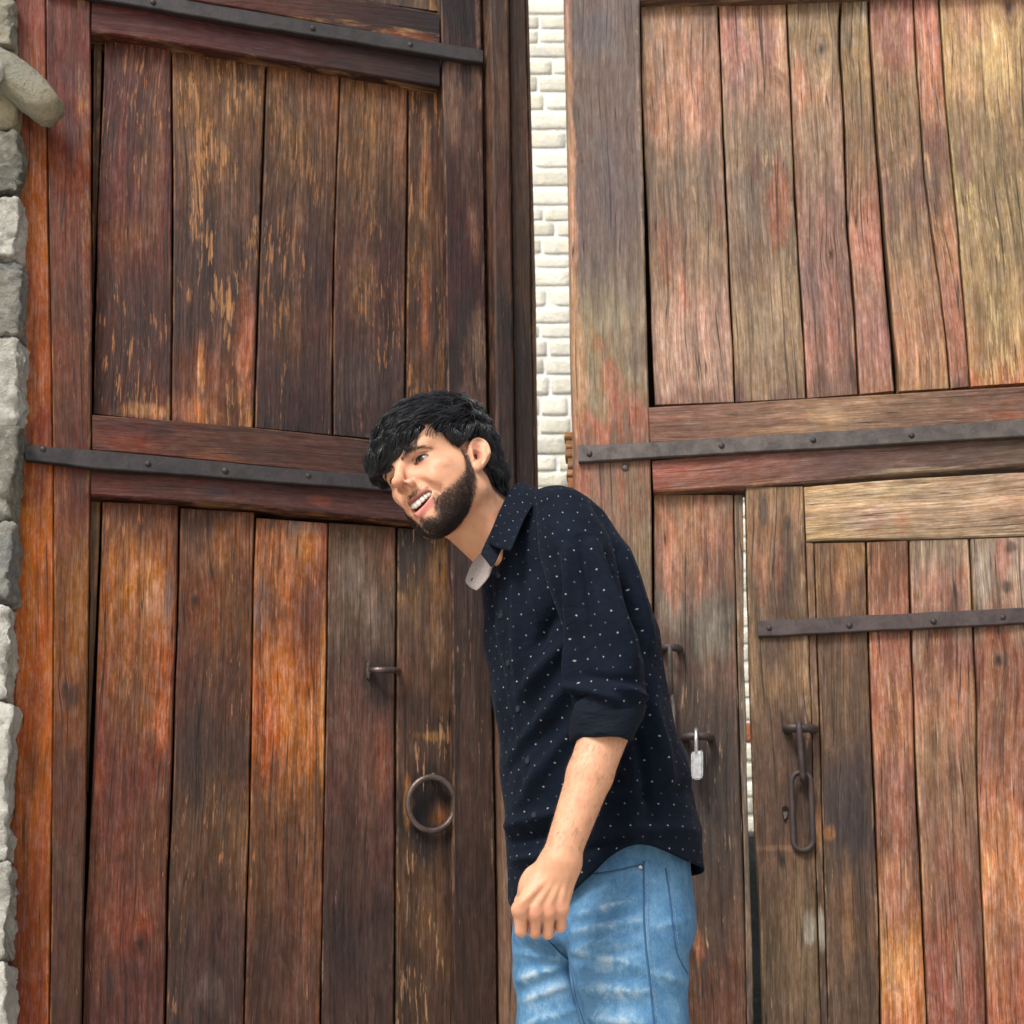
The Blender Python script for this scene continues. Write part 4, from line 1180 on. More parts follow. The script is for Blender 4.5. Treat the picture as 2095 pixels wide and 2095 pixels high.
def surface_net(f, mn, mx, vox):
    """naive surface nets over a box; the field is only evaluated near the surface"""
    mn, mx = np.array(mn, dtype=np.float64), np.array(mx, dtype=np.float64)
    B = 6
    nb = np.ceil((mx - mn) / (vox * B)).astype(int)
    n = nb * B
    gx = [mn[i] + (np.arange(nb[i]) + .5) * vox * B for i in range(3)]
    G = np.stack(np.meshgrid(*gx, indexing='ij'), -1).reshape(-1, 3).astype(np.float32)
    d = f(G).reshape(nb)
    near = np.abs(d) < vox * B * 1.15 + .006
    V = np.repeat(np.repeat(np.repeat(np.where(d < 0, -1.0, 1.0).astype(np.float32), B, 0), B, 1), B, 2)
    M = np.repeat(np.repeat(np.repeat(near, B, 0), B, 1), B, 2)
    I = np.argwhere(M)
    P = (mn + (I + .5) * vox).astype(np.float32)
    out = np.empty(len(P), dtype=np.float32)
    for s in range(0, len(P), 400000):
        out[s:s + 400000] = f(P[s:s + 400000])
    V[M] = out
    # border is outside
    for ax in range(3):
        sl = [slice(None)] * 3
        for e in (0, -1):
            sl[ax] = e
            V[tuple(sl)] = np.maximum(V[tuple(sl)], 1e-4)
    ins = V < 0
    cnt = np.zeros(tuple(n - 1), dtype=np.int8)
    corners = [(i, j, k) for i in (0, 1) for j in (0, 1) for k in (0, 1)]
    for (i, j, k) in corners:
        cnt += ins[i:n[0] - 1 + i, j:n[1] - 1 + j, k:n[2] - 1 + k]
    act = (cnt > 0) & (cnt < 8)
    C = np.argwhere(act)
    idx = -np.ones(act.shape, dtype=np.int64)
    idx[act] = np.arange(len(C))
    acc = np.zeros((len(C), 3)); num = np.zeros(len(C))
    val = {c: V[C[:, 0] + c[0], C[:, 1] + c[1], C[:, 2] + c[2]] for c in corners}
    for c in corners:
        for ax in range(3):
            if c[ax] == 0:
                e = list(c); e[ax] = 1; e = tuple(e)
                a, b = val[c], val[e]
                x = (a < 0) != (b < 0)
                t = np.where(x, a / np.where(x, a - b, 1), 0)
                p = np.zeros((len(C), 3)); p[:] = c; p[:, ax] += t
                acc[x] += p[x]; num[x] += 1
    verts = mn + (C + acc / num[:, None] + .5) * vox
    faces = []
    for ax in range(3):
        u, w_ = (ax + 1) % 3, (ax + 2) % 3
        sa = [slice(None)] * 3; sb = [slice(None)] * 3
        sa[ax] = slice(0, -1); sb[ax] = slice(1, None)
        x = ins[tuple(sa)] != ins[tuple(sb)]
        E_ = np.argwhere(x)
        E_ = E_[(E_[:, u] > 0) & (E_[:, w_] > 0) & (E_[:, u] < n[u] - 1) & (E_[:, w_] < n[w_] - 1)]
        fl = ins[E_[:, 0], E_[:, 1], E_[:, 2]]
        q = []
        for (du, dw) in ((0, 0), (-1, 0), (-1, -1), (0, -1)):
            c = E_.copy(); c[:, u] += du; c[:, w_] += dw
            q.append(idx[c[:, 0], c[:, 1], c[:, 2]])
        q = np.stack(q, 1)
        q[~fl] = q[~fl][:, ::-1]
        faces.append(q)
    F = np.concatenate(faces)
    F = F[(F >= 0).all(1)]
    return verts, F


def np_mesh(name, parts):
    """parts: list of (verts, quads) joined into one mesh"""
    vs, fs, o = [], [], 0
    for v, f in parts:
        vs.append(v); fs.append(f + o); o += len(v)
    v = np.concatenate(vs); f = np.concatenate(fs)
    me = bpy.data.meshes.new(name)
    me.vertices.add(len(v)); me.vertices.foreach_set('co', v.astype(np.float32).ravel())
    k = f.shape[1]
    me.loops.add(f.size); me.loops.foreach_set('vertex_index', f.astype(np.int32).ravel())
    me.polygons.add(len(f)); me.polygons.foreach_set('loop_start', np.arange(0, f.size, k, dtype=np.int32))
    me.update(calc_edges=True)
    me.polygons.foreach_set('use_smooth', [True] * len(me.polygons))
    return me


def relax(v, f, it=2, lam=.5):
    """light laplacian smoothing"""
    n = len(v)
    for _ in range(it):
        s = np.zeros_like(v); c = np.zeros(n)
        for a, b in ((0, 1), (1, 2), (2, 3), (3, 0)):
            np.add.at(s, f[:, a], v[f[:, b]]); np.add.at(c, f[:, a], 1)
            np.add.at(s, f[:, b], v[f[:, a]]); np.add.at(c, f[:, b], 1)
        v = v + lam * (s / np.maximum(c, 1)[:, None] - v)
    return v


def set_attr(me, name, data, typ='FLOAT_COLOR'):
    a = me.attributes.new(name, typ, 'POINT')
    a.data.foreach_set('color' if typ == 'FLOAT_COLOR' else 'value', np.asarray(data, dtype=np.float32).ravel())


def gauss(P, c, r):
    q = (P - _v(c)) / _v(r)
    return np.exp(-(q * q).sum(1))


def sstep(x, a, b):
    t = np.clip((x - a) / (b - a), 0, 1)
    return t * t * (3 - 2 * t)


def vnoise(P, s, seed=0):
    """cheap smooth pseudo noise for vertex tints"""
    q = P * s + seed * 11.3
    return (np.sin(q[:, 0] * 1.7 + 1.3 * np.sin(q[:, 1] * 1.1 + seed)) + np.sin(q[:, 1] * 1.9 + 1.7 * np.sin(q[:, 2] * 1.3)) + np.sin(q[:, 2] * 2.1 + 1.1 * np.sin(q[:, 0] * .9))) / 3


# ------------------------------------------------------------------ pose
HR = np.array([[0.68053699, -0.65249936, -0.33333765], [-0.65680074, -0.74489961, 0.11720643], [0.32478021, -0.1391731, 0.93549381]])
HO = np.array([-0.0026, 2.15, 1.6041])
HS = 0.981


def h2w(p):
    return HO + HS * (np.asarray(p, dtype=float) @ HR.T)


def w2h(P):
    return ((P - HO) / HS @ HR).astype(np.float32)


def wp(x, y, Y):
    return np.array(at_depth(x, y, Y))


NECK0 = h2w((0, -.024, -.045))
NECK1 = wp(1054, 1128, 2.205)


def mirror_min(P, fn, k):
    """symmetric primitive: fold x"""
    Q = P.copy()
    Q[:, 0] = np.abs(Q[:, 0])
    return fn(Q)


def bend(P):
    """mouth space: corners lifted into a smile and wrapped round the jaw"""
    Q = P.copy()
    Q[:, 2] -= 10.0 * np.minimum(P[:, 0] ** 2, .0016)
    Q[:, 1] += 15.0 * np.minimum(P[:, 0] ** 2, .0025)
    return Q


EYE = (.0315, .0660, -.001)
EYE_R = .0125
# ear frame
E_TOP, E_BOT = np.array((.0860, -.029, .028)), np.array((.0765, .008, -.047))
E_C = (E_TOP + E_BOT) / 2
E_Z = (E_TOP - E_BOT) / np.linalg.norm(E_TOP - E_BOT)
E_N = np.array((.86, .50, .05)); E_N = E_N - E_Z * (E_N @ E_Z); E_N /= np.linalg.norm(E_N)
E_Y = np.cross(E_Z, E_N)


def fw(H):
    """the far half of the lower face is slimmer (head turned, one-sided grin)"""
    Q = H.copy()
    k = 1 + 8.5 * np.maximum(0, -H[:, 2] + .002) * sstep(H[:, 1], .015, .05)
    Q[:, 0] = np.where(H[:, 0] < 0, H[:, 0] * k, H[:, 0])
    return Q.astype(np.float32)


def ear_sdf(Q):
    q = np.stack([(Q - _v(E_C)) @ _v(E_N), (Q - _v(E_C)) @ _v(E_Y), (Q - _v(E_C)) @ _v(E_Z)], 1)
    # q: out, forward(+)/back(-), up
    w_ = np.where(q[:, 2] > 0, 1.0, 1.0 + q[:, 2] * 9).clip(.55, 1)
    s = np.stack([q[:, 0] - .10 * np.abs(q[:, 1]), q[:, 1] / w_, q[:, 2]], 1).astype(np.float32)
    d = sd_ell(s, (0, 0, 0), (.0050, .0195, .0335))
    # helix rim
    rim = None
    for i in range(15):
        a0, a1 = math.radians(-35 + i * 17), math.radians(-35 + (i + 1) * 17)
        # angle 0 = forward, goes over the top to the back and down
        p0 = (.0035, .0165 * math.cos(a0) * (1 if math.sin(a0) > 0 else .78), .030 * math.sin(a0))
        p1 = (.0035, .0165 * math.cos(a1) * (1 if math.sin(a1) > 0 else .78), .030 * math.sin(a1))
        c = sd_cone(s, p0, p1, .0032, .0032)
        rim = c if rim is None else np.minimum(rim, c)
    d = smin(d, rim, .003)
    anti = np.minimum(sd_cone(s, (.003, -.008, .017), (.003, -.0095, -.006), .0030, .0032), sd_cone(s, (.003, -.0095, -.006), (.003, -.001, -.018), .0032, .0034))
    d = smin(d, anti, .003)
    d = smax(d, -sd_ell(s, (.0055, .003, -.004), (.0058, .0085, .0115)), .0025)      # concha
    d = smax(d, -sd_ell(s, (.0055, .002, .013), (.0030, .0080, .0075)), .002)
    d = smin(d, sd_ell(s, (.004, .0125, -.006), (.0040, .0042, .0065)), .002)          # tragus
    d = smin(d, sd_ell(s, (.0015, .002, -.0275), (.0052, .0088, .0085)), .004)         # lobe
    return d


def head_sdf(P):
    P = fw(P)
    S = P.copy(); S[:, 0] = np.abs(S[:, 0])
    d = sd_ell(P, (0, -.012, .036), (.0745, .097, .083))
    d = smin(d, sd_ell(P, (0, -.045, -.002), (.064, .055, .058)), .03)
    d = smin(d, sd_ell(P, (0, .032, -.028), (.0590, .0600, .080)), .03)
    d = smin(d, sd_ell(P, (0, .040, .046), (.063, .0505, .052)), .02)
    d = smin(d, sd_cone(S, (.054, -.004, -.062), (.014, .062, -.0975), .0165, .0160), .022)
    d = smin(d, sd_cone(S, (.058, -.004, -.02), (.054, -.004, -.062), .014, .016), .02)
    d = smin(d, sd_ell(P, (0, .0700, -.0965), (.021, .0165, .0155)), .014)
    d = smin(d, sd_ell(S, (.045, .056, -.024), (.021, .021, .016)), .018)
    d = smin(d, sd_ell(S, (.0365, .0650, -.040), (.0175, .0180, .0165)), .011)              # lifted smiling cheek
    d = smin(d, sd_ell(S, (.045, .042, -.060), (.015, .024, .024)), .016)
    d = smin(d, sd_ell(S, (.052, .026, -.034), (.020, .030, .030)), .02)
    d = smin(d, sd_cone(S, (.010, .0835, .017), (.044, .0665, .021), .0095, .0085), .012)   # brow
    d = smax(d, -sd_ell(S, (.0310, .0905, -.003), (.0165, .0125, .0100)), .012)            # socket
    d = smin(d, sd_ell(S, EYE, (EYE_R + .0016,) * 3), .004)
    # nose
    d = smin(d, sd_cone(P, (0, .0885, .010), (0, .1095, -.0245), .0066, .0088), .010)
    d = smin(d, sd_ell(P, (0, .1145, -.0300), (.0102, .0112, .0095)), .006)
    d = smin(d, sd_ell(S, (.0128, .0985, -.0360), (.0072, .0100, .0072)), .006)
    d = smax(d, -sd_cone(S, (.0210, .0935, -.027), (.0242, .0885, -.039), .0020, .0022), .004)
    # mouth
    Bq = bend(P)
    d = smin(d, sd_ell(P, (0, .0630, -.070), (.0320, .0280, .0270)), .015)
    d = smin(d, sd_cone(np.stack([np.abs(Bq[:, 0]), Bq[:, 1], Bq[:, 2]], 1), (0, .0910, -.0580), (.028, .0895, -.0590), .0036, .0022), .005)
    d = smin(d, sd_cone(np.stack([np.abs(Bq[:, 0]), Bq[:, 1], Bq[:, 2]], 1), (0, .0890, -.0845), (.026, .0880, -.0770), .0062, .0028), .005)
    d = smax(d, -sd_ell(Bq, (0, .0930, -.0695), (.0300, .0190, .0100)), .0018)
    d = smax(d, -sd_cone(S, (.0230, .0900, -.0345), (.0405, .0715, -.0600), .0030, .0036), .009)   # nasolabial fold
    d = smax(d, -sd_ell(S, (.0082, .1062, -.0400), (.0042, .0066, .0056)), .0012)
    # eye opening between the lids (slightly narrowed by the smile)
    e = S - _v(EYE)
    zz = e[:, 2] - .06 * (e[:, 0]) - .0005
    lid = np.stack([e[:, 0] - .0015, e[:, 1] - .0105, zz + 6.0 * (e[:, 0] - .001) ** 2], 1).astype(np.float32)
    d = smax(d, -sd_ell(lid, (0, 0, 0), (.0155, .0090, .0042)), .0010)
    # upper lid crease
    d = smax(d, -sd_cone(S, (.0195, .0800, .0040), (.0310, .0815, .0085), .0010, .0012), .003)
    d = smax(d, -sd_cone(S, (.0310, .0815, .0085), (.0450, .0715, .0055), .0012, .0010), .003)
    # temple hollow
    d = smax(d, -sd_ell(S, (.083, .045, .022), (.016, .022, .022)), .02)
    d = smin(d, ear_sdf(S), .004)
    q = np.stack([(S - _v(E_C)) @ _v(E_N), (S - _v(E_C)) @ _v(E_Y), (S - _v(E_C)) @ _v(E_Z)], 1).astype(np.float32)
    d = smax(d, -sd_ell(q, (.004, .004, -.003), (.0085, .0068, .0095)), .002)
    return d * HS


def body_sdf(P):
    H = w2h(P)
    d = head_sdf(H)
    n = sd_cone(P, NECK0, NECK1, .0535, .0600)
    d = smin(d, n, .018)
    # sternomastoid and larynx
    d = smin(d, sd_cone(P, h2w((.056, -.022, -.045)), wp(1026, 1140, 2.14), .013, .012), .018)
    d = smin(d, sd_ell(P, wp(1120, 1200, 2.20), (.085, .10, .085)), .04)
    return d


SHO = wp(1178, 1110, 2.045)
ELB = wp(1243, 1482, 1.992)
WRI = wp(1146, 1758, 1.962)
HAND_Y = 1.955


def arm_sdf(P):
    d = sd_cone(P, SHO, ELB, .036, .036)
    mid = ELB * .62 + WRI * .38
    d = smin(d, sd_cone(P, ELB, mid, .0360, .0330), .006)
    d = smin(d, sd_cone(P, mid, WRI, .0330, .0258), .008)
    d = smin(d, sd_ell(P, WRI + np.array((.012, -.004, .004)), (.010, .012, .012)), .012)
    kn = [(1064, 1861, .0120), (1095, 1868, .0122), (1122, 1867, .0118), (1147, 1860, .0112)]
    wr = [(1126, 1772), (1137, 1774), (1150, 1774), (1162, 1772)]
    pip = [(1066, 1905, 12.4), (1094, 1908, 12.4), (1121, 1910, 12.0), (1146, 1897, 11.5)]
    palm = None
    fingers = None
    for i in range(4):
        yk = HAND_Y - .006 + .005 * i
        k0 = wp(wr[i][0], wr[i][1], HAND_Y + .010)
        k1 = wp(kn[i][0], kn[i][1], yk)
        c = sd_cone(P, k0, k1, .0165, kn[i][2] * .95)
        palm = c if palm is None else smin(palm, c, .007)
        p2 = wp(pip[i][0], pip[i][1], yk + .012)
        p3 = wp(pip[i][0] + 3, pip[i][1] - 2, yk + .040)
        p4 = wp(pip[i][0] + 6, pip[i][1] - 26, yk + .046)
        fr = pip[i][2] / 1431 * .93
        fg = sd_cone(P, k1, p2, kn[i][2] * .88, fr)
        fg = smin(fg, sd_cone(P, p2, p3, fr, fr * .92), .004)
        fg = smin(fg, sd_cone(P, p3, p4, fr * .9, fr * .78), .004)
        fg = smin(fg, sd_ell(P, k1 + np.array((0, -.002, .001)), (.0118, .0112, .0118)), .006)   # knuckle
        fingers = fg if fingers is None else smin(fingers, fg, .0007)
    palm = smin(palm, sd_ell(P, wp(1110, 1818, HAND_Y + .022), (.034, .020, .034)), .014)
    hand = smin(palm, fingers, .004)
    for i in range(4):
        hand = smin(hand, sd_cone(P, wp(wr[i][0] - 2, wr[i][1] + 22, HAND_Y - .0065), wp(kn[i][0], kn[i][1] - 12, HAND_Y - .0165 + .005 * i), .0026, .0030), .006)
    th0, th1, th2 = wp(1098, 1795, HAND_Y + .022), wp(1070, 1846, HAND_Y + .040), wp(1082, 1884, HAND_Y + .046)
    hand = smin(hand, sd_cone(P, th0, th1, .016, .0125), .012)
    hand = smin(hand, sd_cone(P, th1, th2, .0120, .0098), .004)
    return smin(d, hand, .020)


FSHO, FELB, FWRI = np.array((.165, 2.375, 1.38)), np.array((.235, 2.395, 1.10)), np.array((.240, 2.375, .86))


def far_arm_sdf(P):
    d = sd_cone(P, FSHO, FELB, .045, .040)
    d = smin(d, sd_cone(P, FELB, FWRI, .037, .026), .02)
    base = FWRI + np.array((0, 0, -.01))
    fwd = np.array((-.7, -.6, 0)); fwd /= np.linalg.norm(fwd)
    out = np.array((-.3, .5, 0)) * .2
    hand = None
    for i in range(4):
        o = fwd * (.028 - .019 * i)
        k1 = base + o + np.array((0, 0, -.078 + .004 * abs(i - 1)))
        c = sd_cone(P, base + o * .6, k1, .015, .0115)
        p2 = k1 + np.array((.004, .002, -.040 + .004 * abs(i - 1)))
        p3 = p2 + np.array((.012, -.004, -.030))
        c = smin(c, sd_cone(P, k1, p2, .0105, .0092), .004)
        c = smin(c, sd_cone(P, p2, p3, .0092, .0075), .004)
        hand = c if hand is None else smin(hand, c, .003)
    hand = smin(hand, sd_cone(P, base + fwd * .02, base + fwd * .048 + np.array((0, 0, -.055)), .014, .0105), .01)
    hand = smin(hand, sd_cone(P, base + fwd * .048 + np.array((0, 0, -.055)), base + fwd * .052 + np.array((0, 0, -.085)), .010, .008), .004)
    return smin(d, hand, .015)


# ------------------------------------------------------------------ person root and skin
foot_mid = Vector((.29, 2.19, 0))
person = empty('person', foot_mid, 'man in a dark navy dotted shirt and blue jeans leaning forward with a wide smile', 'person')

hc = h2w((0, 0, 0))
V1, F1 = surface_net(body_sdf, (hc[0] - .17, hc[1] - .18, 1.33), (hc[0] + .30, hc[1] + .24, hc[2] + .16), .0016)
V1 = relax(V1, F1, 1, .4)
V2, F2 = surface_net(arm_sdf, (.08, 1.88, .80), (.36, 2.12, 1.52), .0018)
V2 = relax(V2, F2, 2, .4)
V3, F3 = surface_net(far_arm_sdf, (.08, 2.28, .66), (.34, 2.47, 1.45), .0035)
body_me = np_mesh('body', [(V1, F1), (V2, F2), (V3, F3)])
AV = np.concatenate([V1, V2, V3]).astype(np.float32)
HP = fw(w2h(AV))
HPs = HP.copy(); HPs[:, 0] = np.abs(HPs[:, 0])
is_head = np.arange(len(AV)) < len(V1)


def beard_mask(H):
    """full short beard: sideburns, jaw, chin, moustache"""
    H = fw(H)
    S = H.copy(); S[:, 0] = np.abs(S[:, 0])
    x, y, z = S[:, 0], S[:, 1], S[:, 2]
    # upper cheek line falls from the ear to the mouth corner
    line = np.interp(y, [-.02, .012, .022, .032, .045, .058, .070, .078, .12], [.02, .014, -.018, -.038, -.050, -.057, -.062, -.066, -.066])
    cheek = sstep(line - z, -.006, .014) * sstep(x, .020, .030)
    cheek *= sstep(y - .18 * np.minimum(0, z + .03) * -1, .0, .012)
    low = sstep(-.091 - z, -.004, .010)                                    # chin and jaw
    neckfade = sstep(z, -.150 + .25 * np.maximum(0, .06 - y), -.118 + .25 * np.maximum(0, .06 - y))
    chin = low * sstep(y, .0, .03)
    B = bend(H)
    mou = sstep(B[:, 2], -.0600, -.0570) * sstep(-.0455 - B[:, 2], -.002, .004) * sstep(.021 - x, -.004, .004) * sstep(y, .06, .075)
    corner = np.exp(-((x - .035) / .007) ** 2) * sstep(-.066 - z, -.002, .005) * sstep(y, .055, .065)
    soul = np.exp(-((x) / .011) ** 2) * sstep(-.090 - B[:, 2], -.001, .003) * sstep(y, .06, .075)
    m = np.maximum.reduce([cheek, chin, mou * .6, corner * .7, soul * .8])
    lips = sstep(-.0560 - B[:, 2], -.001, .002) * sstep(B[:, 2] + .0912, -.001, .002) * sstep(.028 - x, -.002, .002)
    m = m * (1 - lips * sstep(y, .07, .08)) * neckfade
    bare = np.exp(-((x - .017) / .008) ** 2 - ((z + .094) / .008) ** 2)     # bare patch under the lip corner
    ear = sstep(x, .074, .079) * sstep(z, -.06, -.05)
    farside = sstep(-H[:, 0], .008, .022) * sstep(z, -.122, -.106) * sstep(y, .03, .045)
    return np.clip(m * (1 - .6 * bare) * (1 - ear) * (1 - farside), 0, 1)


def hair_mask(H):
    S = H.copy(); S[:, 0] = np.abs(S[:, 0])
    x, y, z = S[:, 0], S[:, 1], S[:, 2]
    hl = np.interp(y, [-.12, -.06, -.03, -.012, .004, .014, .026, .034, .045, .055, .075, .11], [-.085, -.075, -.02, .018, .024, .012, .018, .040, .052, .050, .056, .060])
    return sstep(z - hl, -.006, .006) * (1 - sstep(x, .0765, .0795) * sstep(.028 - z, 0, .003))


bm_ = beard_mask(HP) * is_head
hm_ = hair_mask(HP) * is_head
skin = np.array(lin((232, 174, 138), .76))
red = np.array(lin((226, 132, 104), .62))
pale = np.array(lin((240, 190, 152), .80))
dark = np.array(lin((150, 92, 66), .55))
lipc = np.array(lin((226, 142, 128), .70))
tint = np.tile(skin, (len(AV), 1))


def blend(m, c):
    global tint
    tint = tint * (1 - m[:, None]) + np.asarray(c)[None] * m[:, None]


blend(.35 * is_head * (.5 + .5 * vnoise(HP, 60, 1)), pale)
blend(.65 * is_head * gauss(HPs, (.045, .06, -.035), (.022, .03, .018)), np.array(lin((240, 172, 142), .82)))
blend(.55 * is_head * gauss(HPs, (0, .118, -.036), (.018, .02, .016)), red)
blend(.8 * is_head * gauss(HPs, (.080, -.015, -.01), (.010, .026, .036)), np.array(lin((242, 174, 142), .84)))
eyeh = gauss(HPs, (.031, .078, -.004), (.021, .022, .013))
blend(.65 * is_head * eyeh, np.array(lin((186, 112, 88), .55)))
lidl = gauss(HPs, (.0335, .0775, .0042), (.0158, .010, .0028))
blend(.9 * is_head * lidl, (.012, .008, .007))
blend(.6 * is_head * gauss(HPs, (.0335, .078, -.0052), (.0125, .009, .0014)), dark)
blend(.9 * is_head * gauss(HPs, (.0082, .1060, -.0400), (.0040, .0062, .0042)), (.03, .010, .007))  # shade inside the nostrils painted into the skin
BB = bend(HP)
lm = sstep(-.0555 - BB[:, 2], -.001, .001) * sstep(BB[:, 2] + .0912, -.001, .0015) * sstep(.0285 - HPs[:, 0], -.002, .002) * sstep(HP[:, 1], .066, .074)
blend(lm * is_head * .95, lipc)
blend(lm * is_head * sstep(BB[:, 2], -.070, -.064) * .75, np.array(lin((156, 92, 82), .6)))
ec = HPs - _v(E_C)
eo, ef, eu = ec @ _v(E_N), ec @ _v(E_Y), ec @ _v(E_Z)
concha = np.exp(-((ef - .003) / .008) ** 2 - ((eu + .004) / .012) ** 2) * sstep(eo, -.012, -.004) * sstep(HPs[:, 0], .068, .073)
blend(concha * is_head * .8, np.array(lin((168, 84, 64), .6)))  # redder concha skin, with the shade of the hollow painted in
blend(np.exp(-((ef - .002) / .008) ** 2 - ((eu - .014) / .006) ** 2) * sstep(HPs[:, 0], .070, .075) * is_head * .45, np.array(lin((196, 112, 88), .6)))  # upper ear hollow: shade inside the rim put into the tint
inm = sstep(BB[:, 2] + .0780, -.001, .001) * sstep(-.0620 - BB[:, 2], -.001, .001) * sstep(.0858 - BB[:, 1], 0, .003) * lm
blend(inm * is_head * .9, (.035, .010, .010))
# eyebrows
bx, by = HPs[:, 0], HPs[:, 2]
brow_c = np.interp(bx, [.010, .020, .032, .044, .052], [.0100, .0148, .0176, .0145, .0080])
brow_w = np.interp(bx, [.008, .012, .030, .046, .055], [.0, .0048, .0042, .0026, .0])
brow = np.exp(-((by - brow_c) / np.maximum(brow_w, 1e-4)) ** 2) * (HP[:, 1] > .045) * (bx < .055) * is_head
blend(brow * .42, (.030, .020, .016))
# stubble shadow under the beard and shaved temples
blend(bm_ ** 1.4 * .72 * (.82 + .18 * vnoise(HP, 240, 6)), (.035, .024, .021))
blend(hm_ * .93, (.012, .010, .011))
fade = np.clip(hair_mask(HP + np.array([0, 0, .012], dtype=np.float32)) - hm_, 0, 1) * is_head * (HP[:, 1] < .03)
blend(fade * .35, (.05, .035, .03))
# throat in a warmer tone, knuckles redder
nk = is_head * (HP[:, 2] < -.10) * (1 - bm_)
blend(nk * .45, np.array(lin((228, 166, 128), .78)))
arm = ~is_head
blend(arm * .35 * (.5 + .5 * vnoise(AV, 70, 3)), np.array(lin((234, 176, 138), .74)))
for (kx, ky) in ((1064, 1858), (1095, 1866), (1122, 1866), (1147, 1858), (1066, 1912), (1094, 1915), (1121, 1917), (1146, 1905)):
    blend(arm * .30 * gauss(AV, wp(kx, ky, HAND_Y - .008), (.012, .03, .011)), np.array(lin((222, 134, 108), .62)))
for (kx, ky) in ((1079, 1895), (1108, 1898), (1134, 1894)):
    blend(arm * .35 * gauss(AV, wp(kx, ky, HAND_Y), (.0022, .03, .02)), np.array(lin((150, 80, 60), .5)))  # shade between the fingers painted as dark lines
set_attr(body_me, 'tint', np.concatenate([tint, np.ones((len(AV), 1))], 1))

SKIN, t_, b_ = new_mat('skin')
at = N(t_, 'ShaderNodeAttribute', attribute_name='tint')
gp = N(t_, 'ShaderNodeNewGeometry')
nf = noise_tex(t_, gp.outputs['Position'], (420, 420, 420), 3, .6)
nm = noise_tex(t_, gp.outputs['Position'], (55, 55, 55), 4, .6)
cs = mix_col(t_, math_node(t_, 'MULTIPLY', maprange(t_, nm, .35, .7), .26), at.outputs['Color'], (.40, .15, .085, 1))
L(t_, cs, b_.inputs['Base Color'])
b_.inputs['Roughness'].default_value = .48
b_.inputs['Specular IOR Level'].default_value = .38
b_.inputs['Subsurface Weight'].default_value = .18
b_.inputs['Subsurface Radius'].default_value = (1.0, .35, .2)
b_.inputs['Subsurface Scale'].default_value = .006
bump(t_, math_node(t_, 'ADD', nf, math_node(t_, 'MULTIPLY', nm, 1.5)), .34, .0016, b_)
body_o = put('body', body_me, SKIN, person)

# ---- eyes and teeth
EYEM, t_, b_ = new_mat('eye')
ea = N(t_, 'ShaderNodeAttribute', attribute_name='tint')
L(t_, ea.outputs['Color'], b_.inputs['Base Color'])
b_.inputs['Roughness'].default_value = .08
gaze = np.array((.06, .99, -.06)); gaze /= np.linalg.norm(gaze)
for s_ in (1, -1):
    bm = bmesh.new()
    bmesh.ops.create_uvsphere(bm, u_segments=40, v_segments=30, radius=EYE_R)
    me = bpy.data.meshes.new('eye')
    bm.to_mesh(me); bm.free()
    pv = np.array([v.co[:] for v in me.vertices])
    dist = np.arccos(np.clip((pv / EYE_R) @ gaze, -1, 1)) * EYE_R
    colr = np.tile(np.array((.30, .26, .245)), (len(pv), 1))
    iris = 1 - sstep(dist, .0060, .0067)
    colr = colr * (1 - iris[:, None]) + np.array((.040, .018, .010)) * iris[:, None]
    pup = 1 - sstep(dist, .0022, .0028)
    colr = colr * (1 - pup[:, None]) + np.array((.004, .004, .004)) * pup[:, None]
    c = np.array(EYE) * (s_, 1, 1)
    wv_ = h2w(pv + c)
    me.vertices.foreach_set('co', wv_.astype(np.float32).ravel())
    set_attr(me, 'tint', np.concatenate([colr, np.ones((len(pv), 1))], 1))
    put('eye', me, EYEM, body_o, smooth=True)
# lash line along the rim of the upper lid
LASH, t_, b_ = new_mat('eyelash')
b_.inputs['Base Color'].default_value = (.008, .006, .006, 1)
b_.inputs['Roughness'].default_value = .6
for s_ in (1, -1):
    pts = []
    for x in np.linspace(-.0150, .0165, 16):
        q = x - .0015
        z_ = .06 * x + .0005 - 6.0 * (x - .001) ** 2 + .0042 * math.sqrt(max(0, 1 - (q / .0160) ** 2)) + .0004
        y_ = math.sqrt(max(1e-6, (EYE_R + .0019) ** 2 - x * x - z_ * z_))
        pts.append(Vector(h2w(((EYE[0] + x) * s_, EYE[1] + y_, EYE[2] + z_))))
    tube('eyelashes', pts, [.0004 + .0008 * math.sin(math.pi * min(1, i / 13)) for i in range(16)], LASH, body_o, seg=6)
TEETH, t_, b_ = new_mat('teeth')
b_.inputs['Base Color'].default_value = (.88, .84, .76, 1)
b_.inputs['Roughness'].default_value = .22
b_.inputs['Subsurface Weight'].default_value = .1
b_.inputs['Subsurface Scale'].default_value = .003
bm = bmesh.new()
xs = [-.0265, -.0215, -.0160, -.0085, 0, .0085, .0160, .0215, .0265]
for a, b2 in zip(xs, xs[1:]):
    w2 = (b2 - a)
    hgt_ = .0104 if abs((a + b2) / 2) < .012 else .0092
    mtx = Matrix.Diagonal((w2 * .94, .005, hgt_, 1))
    r = bmesh.ops.create_cube(bm, size=1, matrix=Matrix.Translation(((a + b2) / 2, .0868, -.0622 - hgt_ / 2 + .0016)) @ mtx)
bmesh.ops.bevel(bm, geom=list(bm.edges), offset=.0012, segments=2, affect='EDGES')
pv = np.array([v.co[:] for v in bm.verts])
pv2 = pv.copy()
pv2[:, 2] += 10.0 * np.minimum(pv[:, 0] ** 2, .0016)
pv2[:, 1] -= 15.0 * np.minimum(pv[:, 0] ** 2, .0025)
kk = 1 + 8.5 * np.maximum(0, -pv2[:, 2] + .002) * sstep(pv2[:, 1], .015, .05)
pv2[:, 0] = np.where(pv2[:, 0] < 0, pv2[:, 0] / kk, pv2[:, 0])
wv_ = h2w(pv2)
